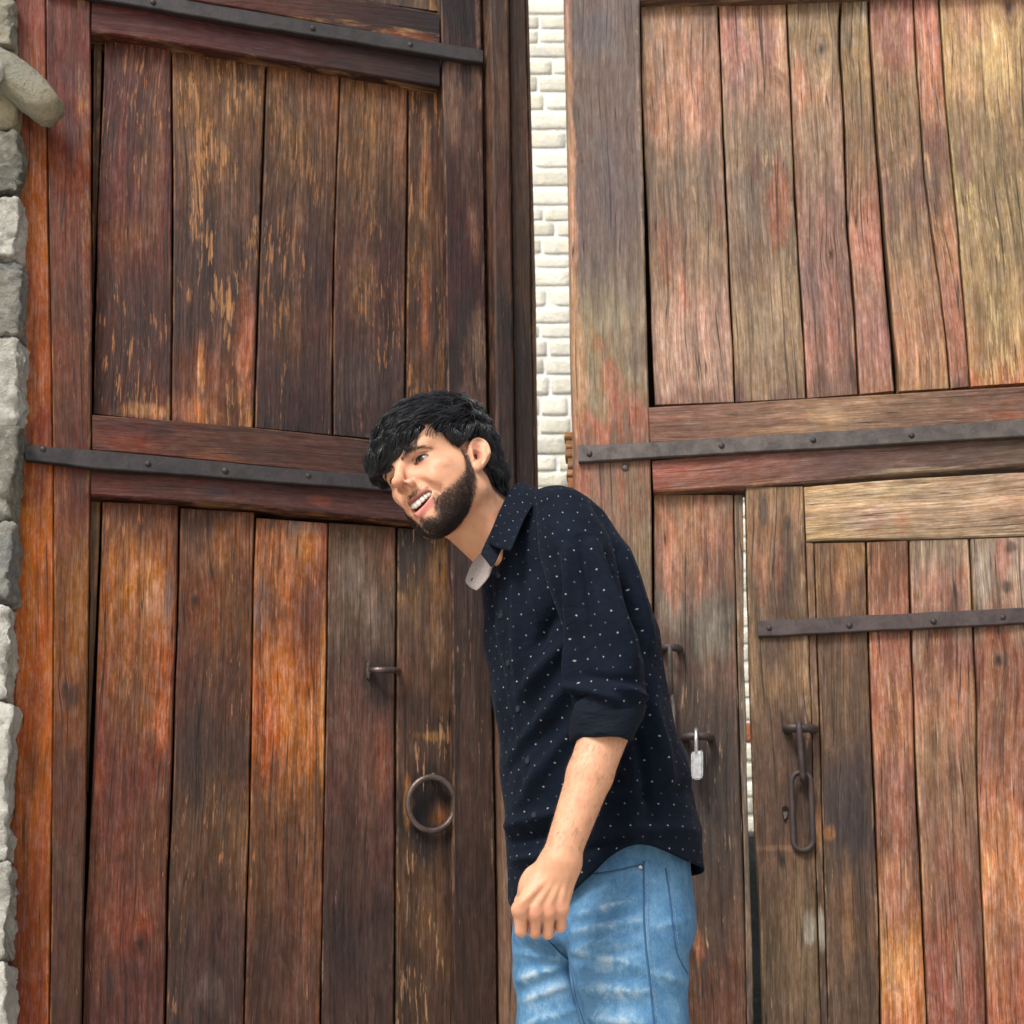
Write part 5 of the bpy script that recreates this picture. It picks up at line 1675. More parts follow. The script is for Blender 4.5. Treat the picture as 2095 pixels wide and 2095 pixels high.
for v, p in zip(bm.verts, wv_):
    v.co = p
me = bpy.data.meshes.new('teeth'); bm.to_mesh(me); bm.free()
put('teeth', me, TEETH, body_o, smooth=True)
# ------------------------------------------------------------------ hair and beard
HAIRM, t_, b_ = new_mat('black_hair')
gp = N(t_, 'ShaderNodeNewGeometry')
nh = noise_tex(t_, gp.outputs['Position'], (40, 40, 40), 3, .6)
L(t_, mix_col(t_, maprange(t_, nh, .35, .7), (.005, .006, .008, 1), (.015, .017, .023, 1)), b_.inputs['Base Color'])
b_.inputs['Roughness'].default_value = .33
b_.inputs['Specular IOR Level'].default_value = .6


def hair_sdf_h(H):
    """hair volume in head space"""
    d = sd_ell(H, (.002, -.024, .042), (.0865, .1070, .0945))
    d = smin(d, sd_ell(H, (.012, -.044, .076), (.070, .068, .061)), .03)       # full crown
    d = smin(d, sd_ell(H, (-.004, .034, .066), (.064, .056, .045)), .025)      # forelock
    d = smin(d, sd_ell(H, (-.028, .068, .038), (.038, .031, .032)), .02)        # fringe over the far brow
    d = smin(d, sd_ell(H, (.006, .060, .046), (.048, .036, .038)), .015)
    d = smin(d, sd_ell(H, (-.048, .058, .012), (.022, .030, .044)), .015)
    d = smin(d, sd_ell(H, (0, -.082, -.018), (.060, .036, .062)), .03)          # nape
    d = d + vnoise(H * _v((1, .55, 1)), 120, 9) * .0042 + vnoise(H, 48, 4) * .003      # loose locks
    # keep the face, ear and neck clear
    S = H.copy(); S[:, 0] = np.where(S[:, 0] < 0, np.abs(S[:, 0]) * .92, S[:, 0])
    x, y, z = H[:, 0], H[:, 1], H[:, 2]
    hl = np.interp(y, [-.14, -.09, -.062, -.045, -.034, -.022, -.006, .008, .018, .030, .040, .048, .058, .070, .085, .100, .13], [-.088, -.082, -.066, -.030, .014, .031, .032, .022, .014, .022, .036, .035, .026, .018, .013, .010, .010])
    far = np.interp(y, [-.14, -.09, -.062, -.03, .03, .06, .09, .13], [-.088, -.082, -.06, .0, .026, .022, .024, .026])
    cut = np.where(x > .0, hl, hl + (far - hl) * np.clip(-x / .045, 0, 1)) - z
    return smax(d, cut * .85, .008)


def hair_sdf(P):
    return np.maximum(hair_sdf_h(w2h(P)) * HS, -head_sdf(w2h(P)) - .004)


VH, FH = surface_net(hair_sdf, (hc[0] - .20, hc[1] - .20, hc[2] - .13), (hc[0] + .20, hc[1] + .20, hc[2] + .19), .0024)
VH = relax(VH, FH, 2, .5)
hair_me = np_mesh('hair', [(VH - 0, FH)])
HAIRB, t_, b_ = new_mat('hair_undercoat')
b_.inputs['Base Color'].default_value = (.006, .006, .008, 1)
b_.inputs['Roughness'].default_value = .85
b_.inputs['Specular IOR Level'].default_value = .1
hair_o = put('hair', hair_me, HAIRB, person)


def sdf_normal(f, P, e=.002):
    g = np.stack([f(P + _v((e, 0, 0))) - f(P - _v((e, 0, 0))), f(P + _v((0, e, 0))) - f(P - _v((0, e, 0))), f(P + _v((0, 0, e))) - f(P - _v((0, 0, e)))], 1)
    return g / (np.linalg.norm(g, axis=1, keepdims=True) + 1e-9)


def strands_mesh(name, paths, r0, sides=3, taper=.25):
    """paths: (n, k, 3) -> thin tapering tubes"""
    n, k, _ = paths.shape
    tan = np.gradient(paths, axis=1)
    tan /= np.linalg.norm(tan, axis=2, keepdims=True) + 1e-9
    ref = np.array((.31, .52, .79))
    u = np.cross(tan, ref); u /= np.linalg.norm(u, axis=2, keepdims=True) + 1e-9
    v = np.cross(tan, u)
    rr = np.asarray(r0).reshape(-1, 1, 1) * np.linspace(1, taper, k)[None, :, None]
    rings = []
    for j in range(sides):
        a = 2 * math.pi * j / sides
        rings.append(paths + rr * (math.cos(a) * u + math.sin(a) * v))
    V = np.stack(rings, 2).reshape(-1, 3)
    i = np.arange(n)[:, None, None] * k * sides
    j = np.arange(k - 1)[None, :, None] * sides
    s = np.arange(sides)[None, None, :]
    s2 = (s + 1) % sides
    F = np.stack([i + j + s, i + j + s2, i + j + sides + s2, i + j + sides + s], -1).reshape(-1, 4)
    return np_mesh(name, [(V, F)])


nr = np.random.default_rng(5)


def flow_dir(H, nrm, clump):
    """combing direction in head space"""
    x, y, z = H[:, 0], H[:, 1], H[:, 2]
    crown = _v((.012, -.045, .135))
    rad = H - crown
    rad /= np.linalg.norm(rad, axis=1, keepdims=True) + 1e-6
    fwd = np.tile(_v((-.55, .85, -.10)), (len(H), 1))
    front = sstep(y, -.04, .03)[:, None] * sstep(z, .02, .06)[:, None]
    d = rad * (1 - front) + fwd * front
    drop = sstep(.055 - z, 0, .05)[:, None]
    d = d * (1 - drop) + np.tile(_v((-.10, -.25, -1.0)), (len(H), 1)) * drop
    fr = (sstep(y, .055, .085) * sstep(.075 - z, 0, .03))[:, None]
    d = d * (1 - fr) + np.tile(_v((-.75, .12, -.65)), (len(H), 1)) * fr
    d = d + clump * .42
    d = d - nrm * (d * nrm).sum(1, keepdims=True)
    return d / (np.linalg.norm(d, axis=1, keepdims=True) + 1e-9)


def comb(nst, steps, step, lift, rad, seedpts=None):
    pick = nr.integers(0, len(VH), nst)
    H = w2h(VH[pick].astype(np.float32)).astype(np.float32)
    cl = np.stack([vnoise(H, 85, 1), vnoise(H, 85, 2), vnoise(H, 85, 3)], 1)
    paths = [H.copy()]
    lift = nr.uniform(.3, 1.0, nst)[:, None] * lift
    for s in range(steps):
        n_ = sdf_normal(hair_sdf_h, H)
        d = flow_dir(H, n_, cl)
        H = (H + d * step).astype(np.float32)
        dist = hair_sdf_h(H)[:, None]
        arch = math.sin(math.pi * min(1, (s + 1) / steps * 1.05))
        tgt = lift * (.25 + arch) * (1 + .5 * vnoise(paths[0], 120, 4))[:, None]
        n_ = sdf_normal(hair_sdf_h, H)
        H = (H + n_ * (tgt - dist) * .7).astype(np.float32)
        paths.append(H.copy())
    P = np.stack(paths, 1)
    return HO + HS * (P @ HR.T)


pa = comb(5600, 9, .0066, .0060, None)
pb = comb(1300, 8, .0064, .0075, None)
def trim(P):
    """drop strands that stray onto the forehead"""
    h = w2h(P.reshape(-1, 3))
    hl = np.interp(h[:, 1], [.0, .018, .030, .040, .048, .058, .070, .085, .100, .13], [.022, .014, .022, .036, .035, .026, .018, .013, .010, .010])
    bad = (h[:, 1] > .0) & (h[:, 0] > -.030) & (h[:, 2] < hl - np.where(h[:, 1] > .05, .003, .007))
    return P[~bad.reshape(P.shape[:2]).any(1)]


pa, pb = trim(pa), trim(pb)
hs_me = strands_mesh('hair_strands', np.concatenate([pa[:, :9], pb[:, :9]]), np.concatenate([nr.uniform(.0004, .0011, len(pa)), nr.uniform(.0003, .0006, len(pb))]))
so = put('hair_strands', hs_me, HAIRM, hair_o)
so['kind'] = 'stuff'

# beard: short curled hairs growing from the masked skin
hv = V1.astype(np.float32)
bw = beard_mask(w2h(hv)) * (w2h(hv)[:, 0] > -.07)
pr = bw ** 1.6; pr = pr / pr.sum()
nb_ = 9000
pick = nr.choice(len(hv), nb_, p=pr)
H = w2h(hv[pick])
nrm = sdf_normal(head_sdf, H)
dirv = np.tile(_v((0, .25, -1.0)), (nb_, 1)) + nr.normal(0, .55, (nb_, 3))
side = np.sign(H[:, 0:1])
dirv[:, 0:1] += side * .1
dirv = dirv - nrm * (dirv * nrm).sum(1, keepdims=True)
dirv /= np.linalg.norm(dirv, axis=1, keepdims=True)
ln = nr.uniform(.003, .0085, nb_) * (0.35 + .65 * bw[pick]) * np.where(H[:, 2] < -.085, 1.25, .9) * np.where(H[:, 1] < .022, .55, 1)
pts = [H]
cur = H.copy()
for s in range(4):
    k = (s + 1) / 4
    d = nrm * (1 - k * .75) * .8 + dirv * (.25 + .75 * k) + nr.normal(0, .18, (nb_, 3))
    cur = cur + d / np.linalg.norm(d, axis=1, keepdims=True) * ln[:, None] / 4
    pts.append(cur.copy())
paths = HO + HS * (np.stack(pts, 1) @ HR.T)
BEARD, t_, b_ = new_mat('beard_hair')
ba_ = N(t_, 'ShaderNodeAttribute', attribute_name='tint')
L(t_, ba_.outputs['Color'], b_.inputs['Base Color'])
b_.inputs['Roughness'].default_value = .45
beard_me = strands_mesh('beard', paths, nr.uniform(.00018, .00034, nb_))
tone = np.repeat(np.exp(nr.normal(0, .45, nb_)), 15)[:, None] * np.array((.020, .0125, .0110))
set_attr(beard_me, 'tint', np.concatenate([np.clip(tone, .003, .10), np.ones((len(tone), 1))], 1))
bo = put('beard', beard_me, BEARD, person)
# eyebrows
bxs = nr.uniform(.009, .052, 360) * np.where(nr.random(360) < .5, 1, -1)
ax_ = np.abs(bxs)
bz = np.interp(ax_, [.010, .020, .032, .044, .052], [.0100, .0148, .0176, .0145, .0080]) + nr.normal(0, .5, 360) * np.interp(ax_, [.008, .012, .030, .046, .054], [.001, .0048, .0042, .0026, .001])
yy = np.full(360, .10, dtype=np.float32)
H = np.stack([bxs, yy, bz], 1).astype(np.float32)
for _ in range(14):
    H[:, 1] -= (head_sdf(H) / HS)
nrm = sdf_normal(head_sdf, H)
dirv = np.stack([np.sign(bxs) * .9, np.zeros(360), np.where(ax_ < .034, .55, -.25)], 1) + nr.normal(0, .15, (360, 3))
dirv = dirv - nrm * (dirv * nrm).sum(1, keepdims=True)
dirv /= np.linalg.norm(dirv, axis=1, keepdims=True)
pts = [H + (dirv * .006 * k + nrm * .0012 * math.sin(k * 3)) for k in np.linspace(0, 1, 4)]
paths = HO + HS * (np.stack(pts, 1) @ HR.T)
BROW, t_, b_ = new_mat('brow_hair')
b_.inputs['Base Color'].default_value = (.020, .013, .011, 1)
b_.inputs['Roughness'].default_value = .5
put('eyebrows', strands_mesh('eyebrows', paths, np.full(360, .00021)), BROW, person)

# fine dark hair on the forearm
av = V2[(V2[:, 2] > WRI[2] + .01) & (V2[:, 2] < ELB[2] - .01)].astype(np.float32)
ar = av[nr.integers(0, len(av), 900)]
an = sdf_normal(arm_sdf, ar)
ad = np.tile((WRI - ELB) / np.linalg.norm(WRI - ELB), (900, 1)) + nr.normal(0, .35, (900, 3)) + np.array((-.3, 0, 0))
ad = ad - an * (ad * an).sum(1, keepdims=True)
ad /= np.linalg.norm(ad, axis=1, keepdims=True)
al = nr.uniform(.006, .014, 900)[:, None]
paths = np.stack([ar + ad * al * k + an * al * .28 * math.sin(k * 2.2) for k in np.linspace(0, 1, 4)], 1)
put('arm_hair', strands_mesh('arm_hair', paths, np.full(900, .00012)), BROW, person)
# ------------------------------------------------------------------ shirt
def shirt_material():
    m, t, b = new_mat('navy_dotted_cotton')
    uvn = N(t, 'ShaderNodeUVMap', uv_map='wood')
    sp = N(t, 'ShaderNodeSeparateXYZ')
    L(t, uvn.outputs[0], sp.inputs[0])
    g = N(t, 'ShaderNodeNewGeometry')
    CU, CV = .031, .0335

    def lattice(ou, ov, r):
        fu = math_node(t, 'SUBTRACT', math_node(t, 'FRACT', math_node(t, 'ADD', math_node(t, 'DIVIDE', sp.outputs[0], CU), ou)), .5)
        fv = math_node(t, 'SUBTRACT', math_node(t, 'FRACT', math_node(t, 'ADD', math_node(t, 'DIVIDE', sp.outputs[1], CV), ov)), .5)
        d = math_node(t, 'ADD', math_node(t, 'MULTIPLY', math_node(t, 'ABSOLUTE', fu), CU), math_node(t, 'MULTIPLY', math_node(t, 'ABSOLUTE', fv), CV))
        return maprange(t, d, r * .75, r * 1.1, 1.0, 0.0)
    n1 = noise_tex(t, g.outputs['Position'], (18, 18, 18), 4, .6)
    n2 = noise_tex(t, g.outputs['Position'], (700, 700, 700), 2, .6)
    col = mix_col(t, maprange(t, n1, .3, .7), (.0011, .0030, .0080, 1), (.0021, .0052, .0125, 1))
    col = mix_col(t, math_node(t, 'MULTIPLY', maprange(t, n2, .45, .7), .35), col, (.006, .012, .024, 1))
    col = mix_col(t, math_node(t, 'MULTIPLY', lattice(0, 0, .0017), .44), col, (.50, .53, .56, 1))
    col = mix_col(t, math_node(t, 'MULTIPLY', lattice(.5, .5, .0017), .15), col, (.45, .50, .54, 1))
    L(t, col, b.inputs['Base Color'])
    b.inputs['Roughness'].default_value = .82
    b.inputs['Specular IOR Level'].default_value = .10
    b.inputs['Sheen Weight'].default_value = .03
    b.inputs['Sheen Roughness'].default_value = .5
    b.inputs['Sheen Tint'].default_value = (.5, .62, .8, 1)
    wr = noise_tex(t, g.outputs['Position'], (26, 26, 34), 3, .5, .6)
    nrm = bump(t, wr, .35, .012, None)
    bump(t, n2, .25, .0006, b, nrm)
    return m


SHIRT = shirt_material()
LINING, t_, b_ = new_mat('collar_lining')
gp = N(t_, 'ShaderNodeNewGeometry')
nf = noise_tex(t_, gp.outputs['Position'], (900, 900, 900), 3, .7)
L(t_, mix_col(t_, maprange(t_, nf, .35, .65), (.17, .14, .132, 1), (.31, .265, .25, 1)), b_.inputs['Base Color'])
b_.inputs['Roughness'].default_value = .9
BUTTON, t_, b_ = new_mat('navy_button')
b_.inputs['Base Color'].default_value = (.012, .016, .026, 1)
b_.inputs['Roughness'].default_value = .3


def table(rows, y, col):
    return float(np.interp(y, [r[0] for r in rows], [r[col] for r in rows]))


#        y     L     R    yaw   rho   depth
TOR = [(1006, 1098, 1146, -62, .62, 2.190), (1012, 1078, 1166, -62, .64, 2.188), (1022, 1060, 1184, -62, .66, 2.187), (1040, 1040, 1208, -62, .70, 2.187), (1069, 1016, 1234, -62, .74, 2.187), (1105, 1000, 1257, -62, .78, 2.187),
       (1144, 992, 1283, -62, .80, 2.187), (1190, 984, 1302, -62, .80, 2.188), (1255, 987, 1325, -62, .80, 2.190), (1312, 990, 1341, -61, .80, 2.190),
       (1390, 1002, 1354, -60, .79, 2.192), (1450, 1010, 1364, -58, .78, 2.194), (1533, 1022, 1386, -56, .76, 2.196), (1616, 1027, 1408, -53, .75, 2.198),
       (1700, 1033, 1422, -50, .74, 2.20), (1790, 1040, 1431, -47, .72, 2.20), (1890, 1043, 1434, -45, .72, 2.20)]


def fold_field(x, y, lines):
    """sum of soft ridges along photo-space segments, returned in metres"""
    out = np.zeros_like(x)
    for (x0, y0, x1, y1, w_, a_) in lines:
        dx, dy = x1 - x0, y1 - y0
        l2 = dx * dx + dy * dy
        t = ((x - x0) * dx + (y - y0) * dy) / l2
        tc = np.clip(t, 0, 1)
        d = np.hypot(x - x0 - tc * dx, y - y0 - tc * dy)
        out += a_ * np.exp(-(d / w_) ** 2) * (0.35 + .65 * np.sin(np.clip(t, 0, 1) * math.pi) ** .7)
    return out


_ext = {}


def ext_fac(yaw, rho, e=.92):
    k = (yaw, rho)
    if k not in _ext:
        yr = math.radians(yaw)
        th = np.linspace(0, 2 * math.pi, 721)
        ct, st = np.cos(th), np.sin(th)
        ct, st = np.sign(ct) * np.abs(ct) ** e, np.sign(st) * np.abs(st) ** e
        _ext[k] = float(np.abs(math.sin(yr) * rho * ct + math.cos(yr) * st).max()) * 1.012
    return _ext[k]


def loft(name, rows, ny, nth, hem=None, folds=(), noise=.003, mat=None, parent=None, y_top=None, y_bot=None, close_top=True, seed=0, extra=None, uvk=1.0, nfreq=(26, 14)):
    y0 = rows[0][0] if y_top is None else y_top
    y1 = rows[-1][0] if y_bot is None else y_bot
    P = np.zeros((ny, nth + 1, 3)); UV = np.zeros((ny, nth + 1, 2)); PXY = np.zeros((ny, nth + 1, 2))
    ths = np.linspace(0, 2 * math.pi, nth + 1)
    for j, th in enumerate(ths):
        bot = y1 if hem is None else hem(th)
        for i in range(ny):
            f = i / (ny - 1)
            y = y0 + (bot - y0) * (f ** 1.25)
            Lx, Rx, yaw, rho, Yc = (table(rows, y, k) for k in range(1, 6))
            a_, b_ = at_depth(Lx, y, Yc), at_depth(Rx, y, Yc)
            c = (a_ + b_) / 2
            hw = (b_ - a_).length / 2
            yr = math.radians(yaw)
            Fx, Fy = math.sin(yr), -math.cos(yr)
            Sx, Sy = math.cos(yr), math.sin(yr)
            A = hw / ext_fac(round(yaw, 1), round(rho, 3))
            B = rho * A
            ct, st = math.cos(th), math.sin(th)
            e = .92
            ct = math.copysign(abs(ct) ** e, ct); st = math.copysign(abs(st) ** e, st)
            P[i, j] = (c.x + Fx * B * ct + Sx * A * st, c.y + Fy * B * ct + Sy * A * st, c.z)
            UV[i, j] = (th * .155 * uvk, c.z)
            d = P[i, j] - np.array(CAM)
            zc = d @ np.array(FWD)
            PXY[i, j] = (PX + F_PX * d[0] / zc, PY - F_PX * (d @ np.array(UPV)) / zc)
    # normals
    du = np.gradient(P, axis=1); du[:, 0] = du[:, -1] = (P[:, 1] - P[:, -2]) / 2
    dv = np.gradient(P, axis=0)
    n_ = np.cross(dv, du); n_ /= np.linalg.norm(n_, axis=2, keepdims=True) + 1e-9
    cen = P.mean(axis=1, keepdims=True)
    sgn = np.sign(((P - cen) * n_).sum(2, keepdims=True)); n_ *= np.where(sgn == 0, 1, sgn)
    disp = np.zeros(P.shape[:2])
    flat = P.reshape(-1, 3).astype(np.float32)
    disp += (vnoise(flat, nfreq[0], seed) * noise + vnoise(flat * _v((1, 1, .6)), nfreq[0] * 2.1, seed + 3) * noise * .5).reshape(disp.shape)
    front = np.clip(-n_[:, :, 1] * 2 + .3, 0, 1)
    disp += fold_field(PXY[:, :, 0], PXY[:, :, 1], folds) * front * 2.9
    if extra is not None:
        disp += extra(ths[None, :], PXY[:, :, 1])
    env = np.minimum(1, np.arange(ny) / (ny * .10))[:, None]
    P2 = P + n_ * (disp * env)[:, :, None]
    P2[:, -1] = P2[:, 0]
    V = P2[:, :-1].reshape(-1, 3)
    faces = []
    for i in range(ny - 1):
        for j in range(nth):
            faces.append((i * nth + j, i * nth + (j + 1) % nth, (i + 1) * nth + (j + 1) % nth, (i + 1) * nth + j))
    me = bpy.data.meshes.new(name)
    verts = [tuple(v) for v in V]
    if close_top:
        verts.append(tuple(P2[0, :-1].mean(0)))
        k = len(verts) - 1
        for j in range(nth):
            faces.append((k, (j + 1) % nth, j))
    me.from_pydata(verts, [], faces)
    lay = me.uv_layers.new(name='wood')
    for p in me.polygons:
        seam_ = False
        js = [me.loops[li].vertex_index % nth for li in p.loop_indices]
        wrap = (0 in js) and (nth - 1 in js)
        for li in p.loop_indices:
            vi = me.loops[li].vertex_index
            if vi >= ny * nth:
                lay.data[li].uv = (0, P2[0, 0, 2]); continue
            i, j = divmod(vi, nth)
            if wrap and j == 0:
                j = nth
            lay.data[li].uv = UV[i, j]
    bm = bmesh.new(); bm.from_mesh(me)
    bmesh.ops.recalc_face_normals(bm, faces=bm.faces)
    bm.to_mesh(me); bm.free()
    o = put(name, me, mat, parent, smooth=True)
    return o, P2, n_


def shirt_hem(th):
    # degrees round the body: 0 = front, 90 = near side, 180 = back
    X_ = [-70, -40, -20, 0, 15, 29, 42, 55, 65, 85, 105, 129, 180, 235, 290, 320, 340, 360, 375, 389]
    Y_ = [1800, 1862, 1873, 1862, 1822, 1782, 1752, 1740, 1752, 1774, 1783, 1790, 1795, 1745, 1800, 1862, 1873, 1862, 1822, 1782]
    return float(np.mean([np.interp(math.degrees(th) + o, X_, Y_) for o in np.linspace(-11, 11, 9)]))


TF = [(1172, 1300, 1070, 1420, 16, .007), (1175, 1390, 1050, 1560, 16, .006), (1150, 1240, 1090, 1330, 12, -.005), (1180, 1480, 1060, 1650, 14, .005), (1120, 1480, 1040, 1580, 12, -.005),
      (1030, 1692, 1200, 1650, 11, .006), (1040, 1720, 1190, 1690, 9, -.005), (1050, 1760, 1160, 1745, 10, .005), (1240, 1690, 1420, 1700, 14, .004), (1250, 1640, 1410, 1610, 14, -.004),
      (1330, 1440, 1372, 1620, 14, .006), (1300, 1480, 1340, 1680, 12, -.005), (1290, 1560, 1310, 1720, 12, .005), (1275, 1130, 1330, 1330, 12, .006), (1262, 1130, 1305, 1330, 8, -.008),
      (1050, 1200, 1062, 1400, 9, .003), (1090, 1180, 1120, 1300, 14, .004), (1210, 1560, 1290, 1600, 14, -.004), (1200, 1740, 1300, 1712, 10, -.004)]


def placket(th, y):
    r = np.abs((th + math.pi) % (2 * math.pi) - math.pi) * .14
    return .0022 * (1 - sstep(r, .0165, .0185)) - .0012 * np.exp(-((r - .0205) / .0025) ** 2)


shirt, SP, SN = loft('shirt', TOR, 130, 200, hem=shirt_hem, folds=TF, noise=.0032, mat=SHIRT, parent=person, extra=placket, seed=2)
sm = shirt.modifiers.new('cloth', 'SOLIDIFY'); sm.thickness = .0016; sm.offset = -1
# buttons down the placket
for k in range(7):
    i = int(130 * (.30 + k * .105))
    if i >= 130:
        continue
    p, n_ = SP[i, 0], SN[i, 0]
    bm = bmesh.new()
    bmesh.ops.create_cone(bm, cap_ends=True, segments=16, radius1=.0055, radius2=.0048, depth=.0022)
    q = Vector(n_).to_track_quat('Z', 'Y').to_matrix().to_4x4()
    bmesh.ops.transform(bm, matrix=Matrix.Translation(Vector(p) + Vector(n_) * .0012) @ q, verts=bm.verts)
    me = bpy.data.meshes.new('button'); bm.to_mesh(me); bm.free()
    put('button', me, BUTTON, shirt)

#        y     L     R    yaw   rho  depth
SLE = [(1005, 1128, 1160, -62, 1.0, 2.075), (1008, 1116, 1176, -62, .98, 2.072), (1015, 1106, 1190, -62, .95, 2.068), (1030, 1099, 1206, -62, .92, 2.060), (1055, 1097, 1220, -62, .90, 2.050), (1080, 1099, 1234, -62, .88, 2.042), (1110, 1104, 1249, -62, .86, 2.034),
       (1183, 1118, 1266, -60, .86, 2.018), (1248, 1143, 1285, -60, .84, 2.008), (1312, 1161, 1306, -60, .84, 2.000), (1377, 1169, 1317, -60, .84, 1.995),
       (1416, 1174, 1321, -60, .84, 1.992), (1450, 1176, 1318, -60, .82, 1.991), (1475, 1180, 1306, -60, .80, 1.990), (1498, 1182, 1296, -60, .80, 1.989)]
SF = [(1158, 1120, 1182, 1440, 9, .005), (1190, 1110, 1215, 1330, 12, -.004), (1215, 1110, 1300, 1360, 12, .006), (1240, 1130, 1312, 1340, 9, -.005), (1175, 1405, 1262, 1432, 8, .006), (1180, 1425, 1240, 1444, 6, -.005),
      (1260, 1405, 1322, 1428, 8, .005), (1200, 1385, 1310, 1395, 9, -.003), (1135, 1130, 1165, 1300, 8, -.003), (1172, 1330, 1178, 1430, 8, .004)]
sleeve, _, _ = loft('sleeve', SLE, 90, 96, folds=SF, noise=.0026, mat=SHIRT, parent=shirt, seed=5, uvk=.40)
CUF = [(1440, 1174, 1316, -60, .86, 1.990), (1446, 1171, 1318, -60, .87, 1.990), (1470, 1169, 1312, -60, .88, 1.989), (1495, 1168, 1303, -60, .87, 1.988), (1510, 1169, 1297, -60, .87, 1.988), (1517, 1172, 1294, -60, .86, 1.988), (1517, 1182, 1284, -60, .84, 1.988), (1505, 1186, 1282, -60, .82, 1.988)]


def cuff_mesh():
    rows = [(i, r) for i, r in enumerate(CUF)]
    nth = 72
    verts, uvs, faces = [], [], []
    for i, r in rows:
        y, Lx, Rx, yaw, rho, Yc = r
        a_, b_ = at_depth(Lx, y, Yc), at_depth(Rx, y, Yc)
        c = (a_ + b_) / 2; hw = (b_ - a_).length / 2
        yr = math.radians(yaw)
        Fv, Sv = Vector((math.sin(yr), -math.cos(yr), 0)), Vector((math.cos(yr), math.sin(yr), 0))
        A = hw / math.sqrt((rho * Fv.x) ** 2 + Sv.x ** 2); B = rho * A
        for j in range(nth):
            th = 2 * math.pi * j / nth
            p = c + Fv * B * math.cos(th) + Sv * A * math.sin(th)
            if i < 6:
                p += (p - c).normalized() * (.0022 * math.sin(th * 3 + i * .9) + .0014 * math.sin(th * 7 + i * 2.1))
                p.z += .0035 * math.sin(th * 2 + 1)
            verts.append(p); uvs.append((th * .05 + .011, c.z * .2 + .007))
    for i in range(len(rows) - 1):
        for j in range(nth):
            faces.append((i * nth + j, i * nth + (j + 1) % nth, (i + 1) * nth + (j + 1) % nth, (i + 1) * nth + j))
    me = mesh_from('cuff', verts, faces, uvs)
    bm = bmesh.new(); bm.from_mesh(me)
    bmesh.ops.recalc_face_normals(bm, faces=bm.faces)
    bm.to_mesh(me); bm.free()
    return me


CUFFM, t_, b_ = new_mat('navy_cotton_inside')
gp = N(t_, 'ShaderNodeNewGeometry')
nf = noise_tex(t_, gp.outputs['Position'], (500, 500, 500), 3, .7)
nw = noise_tex(t_, gp.outputs['Position'], (22, 22, 60), 3, .6, .5)
L(t_, mix_col(t_, maprange(t_, nf, .35, .65), (.0012, .0032, .0085, 1), (.0026, .0062, .014, 1)), b_.inputs['Base Color'])
b_.inputs['Roughness'].default_value = .85
b_.inputs['Specular IOR Level'].default_value = .2
bump(t_, nw, .5, .012, b_)
put('cuff', cuff_mesh(), CUFFM, shirt, smooth=True)
# far sleeve, hanging on the other side
def tube_np(name, pts, rad, mat, parent, seg=28):
    return tube(name, [Vector(p) for p in pts], list(rad), mat, parent, seg=seg)


fs = [FSHO + (FELB - FSHO) * k for k in np.linspace(-.12, 1.02, 12)]
o_ = tube_np('sleeve', fs, [.03, .055, .064, .066, .065, .063, .061, .06, .059, .058, .058, .058], CUFFM, shirt)
lay = o_.data.uv_layers.new(name='wood')


def patch(name, grid, mat, parent, thick=.0018, n=24, uvscale=None, off=1):
    """bicubic-ish patch through a grid of (x, y, depth) photo points"""
    G = np.array([[wp(*p) for p in row] for row in grid])
    r, c, _ = G.shape

    def interp(arr, k):
        m_ = arr.shape[0]
        t = np.linspace(0, m_ - 1, k)
        i = np.clip(t.astype(int), 0, m_ - 2)
        f = (t - i).reshape((-1,) + (1,) * (arr.ndim - 1))
        p0, p1, p2, p3 = arr[np.maximum(i - 1, 0)], arr[i], arr[i + 1], arr[np.minimum(i + 2, m_ - 1)]
        return .5 * (2 * p1 + (p2 - p0) * f + (2 * p0 - 5 * p1 + 4 * p2 - p3) * f ** 2 + (3 * p1 - p0 - 3 * p2 + p3) * f ** 3)
    A = interp(G, n)
    A = np.transpose(interp(np.transpose(A, (1, 0, 2)), n), (1, 0, 2))
    verts = A.reshape(-1, 3)
    faces = [(i * n + j, i * n + j + 1, (i + 1) * n + j + 1, (i + 1) * n + j) for i in range(n - 1) for j in range(n - 1)]
    du = np.linalg.norm(np.diff(A, axis=1), axis=2).sum(1).mean()
    dv = np.linalg.norm(np.diff(A, axis=0), axis=2).sum(0).mean()
    uvs = [(j / (n - 1) * du + .006, i / (n - 1) * dv + .01) for i in range(n) for j in range(n)]
    me = mesh_from(name, [tuple(v) for v in verts], faces, uvs)
    o = put(name, me, mat, parent, smooth=True)
    s_ = o.modifiers.new('cloth', 'SOLIDIFY'); s_.thickness = thick; s_.offset = 0
    return o


# near collar leaf: rows run from the back of the neck to the point; columns from fold line to edge
patch('collar', [[(1074, 990, 2.290), (1088, 996, 2.292), (1106, 1010, 2.280)],
                 [(1060, 988, 2.215), (1080, 992, 2.205), (1106, 1016, 2.180)],
                 [(1043, 1004, 2.150), (1068, 1014, 2.130), (1090, 1034, 2.105)],
                 [(1026, 1038, 2.118), (1050, 1050, 2.096), (1073, 1062, 2.074)],
                 [(1010, 1076, 2.108), (1034, 1084, 2.080), (1060, 1092, 2.056)],
                 [(999, 1112, 2.102), (1022, 1122, 2.072), (1045, 1127, 2.046)]], SHIRT, shirt)
# collar stand below the near leaf
patch('collar_stand', [[(1046, 1000, 2.160), (1066, 1030, 2.150)], [(1014, 1066, 2.114), (1036, 1100, 2.110)], [(988, 1122, 2.100), (1016, 1146, 2.092)], [(985, 1134, 2.102), (1004, 1160, 2.092)]], CUFFM, shirt)
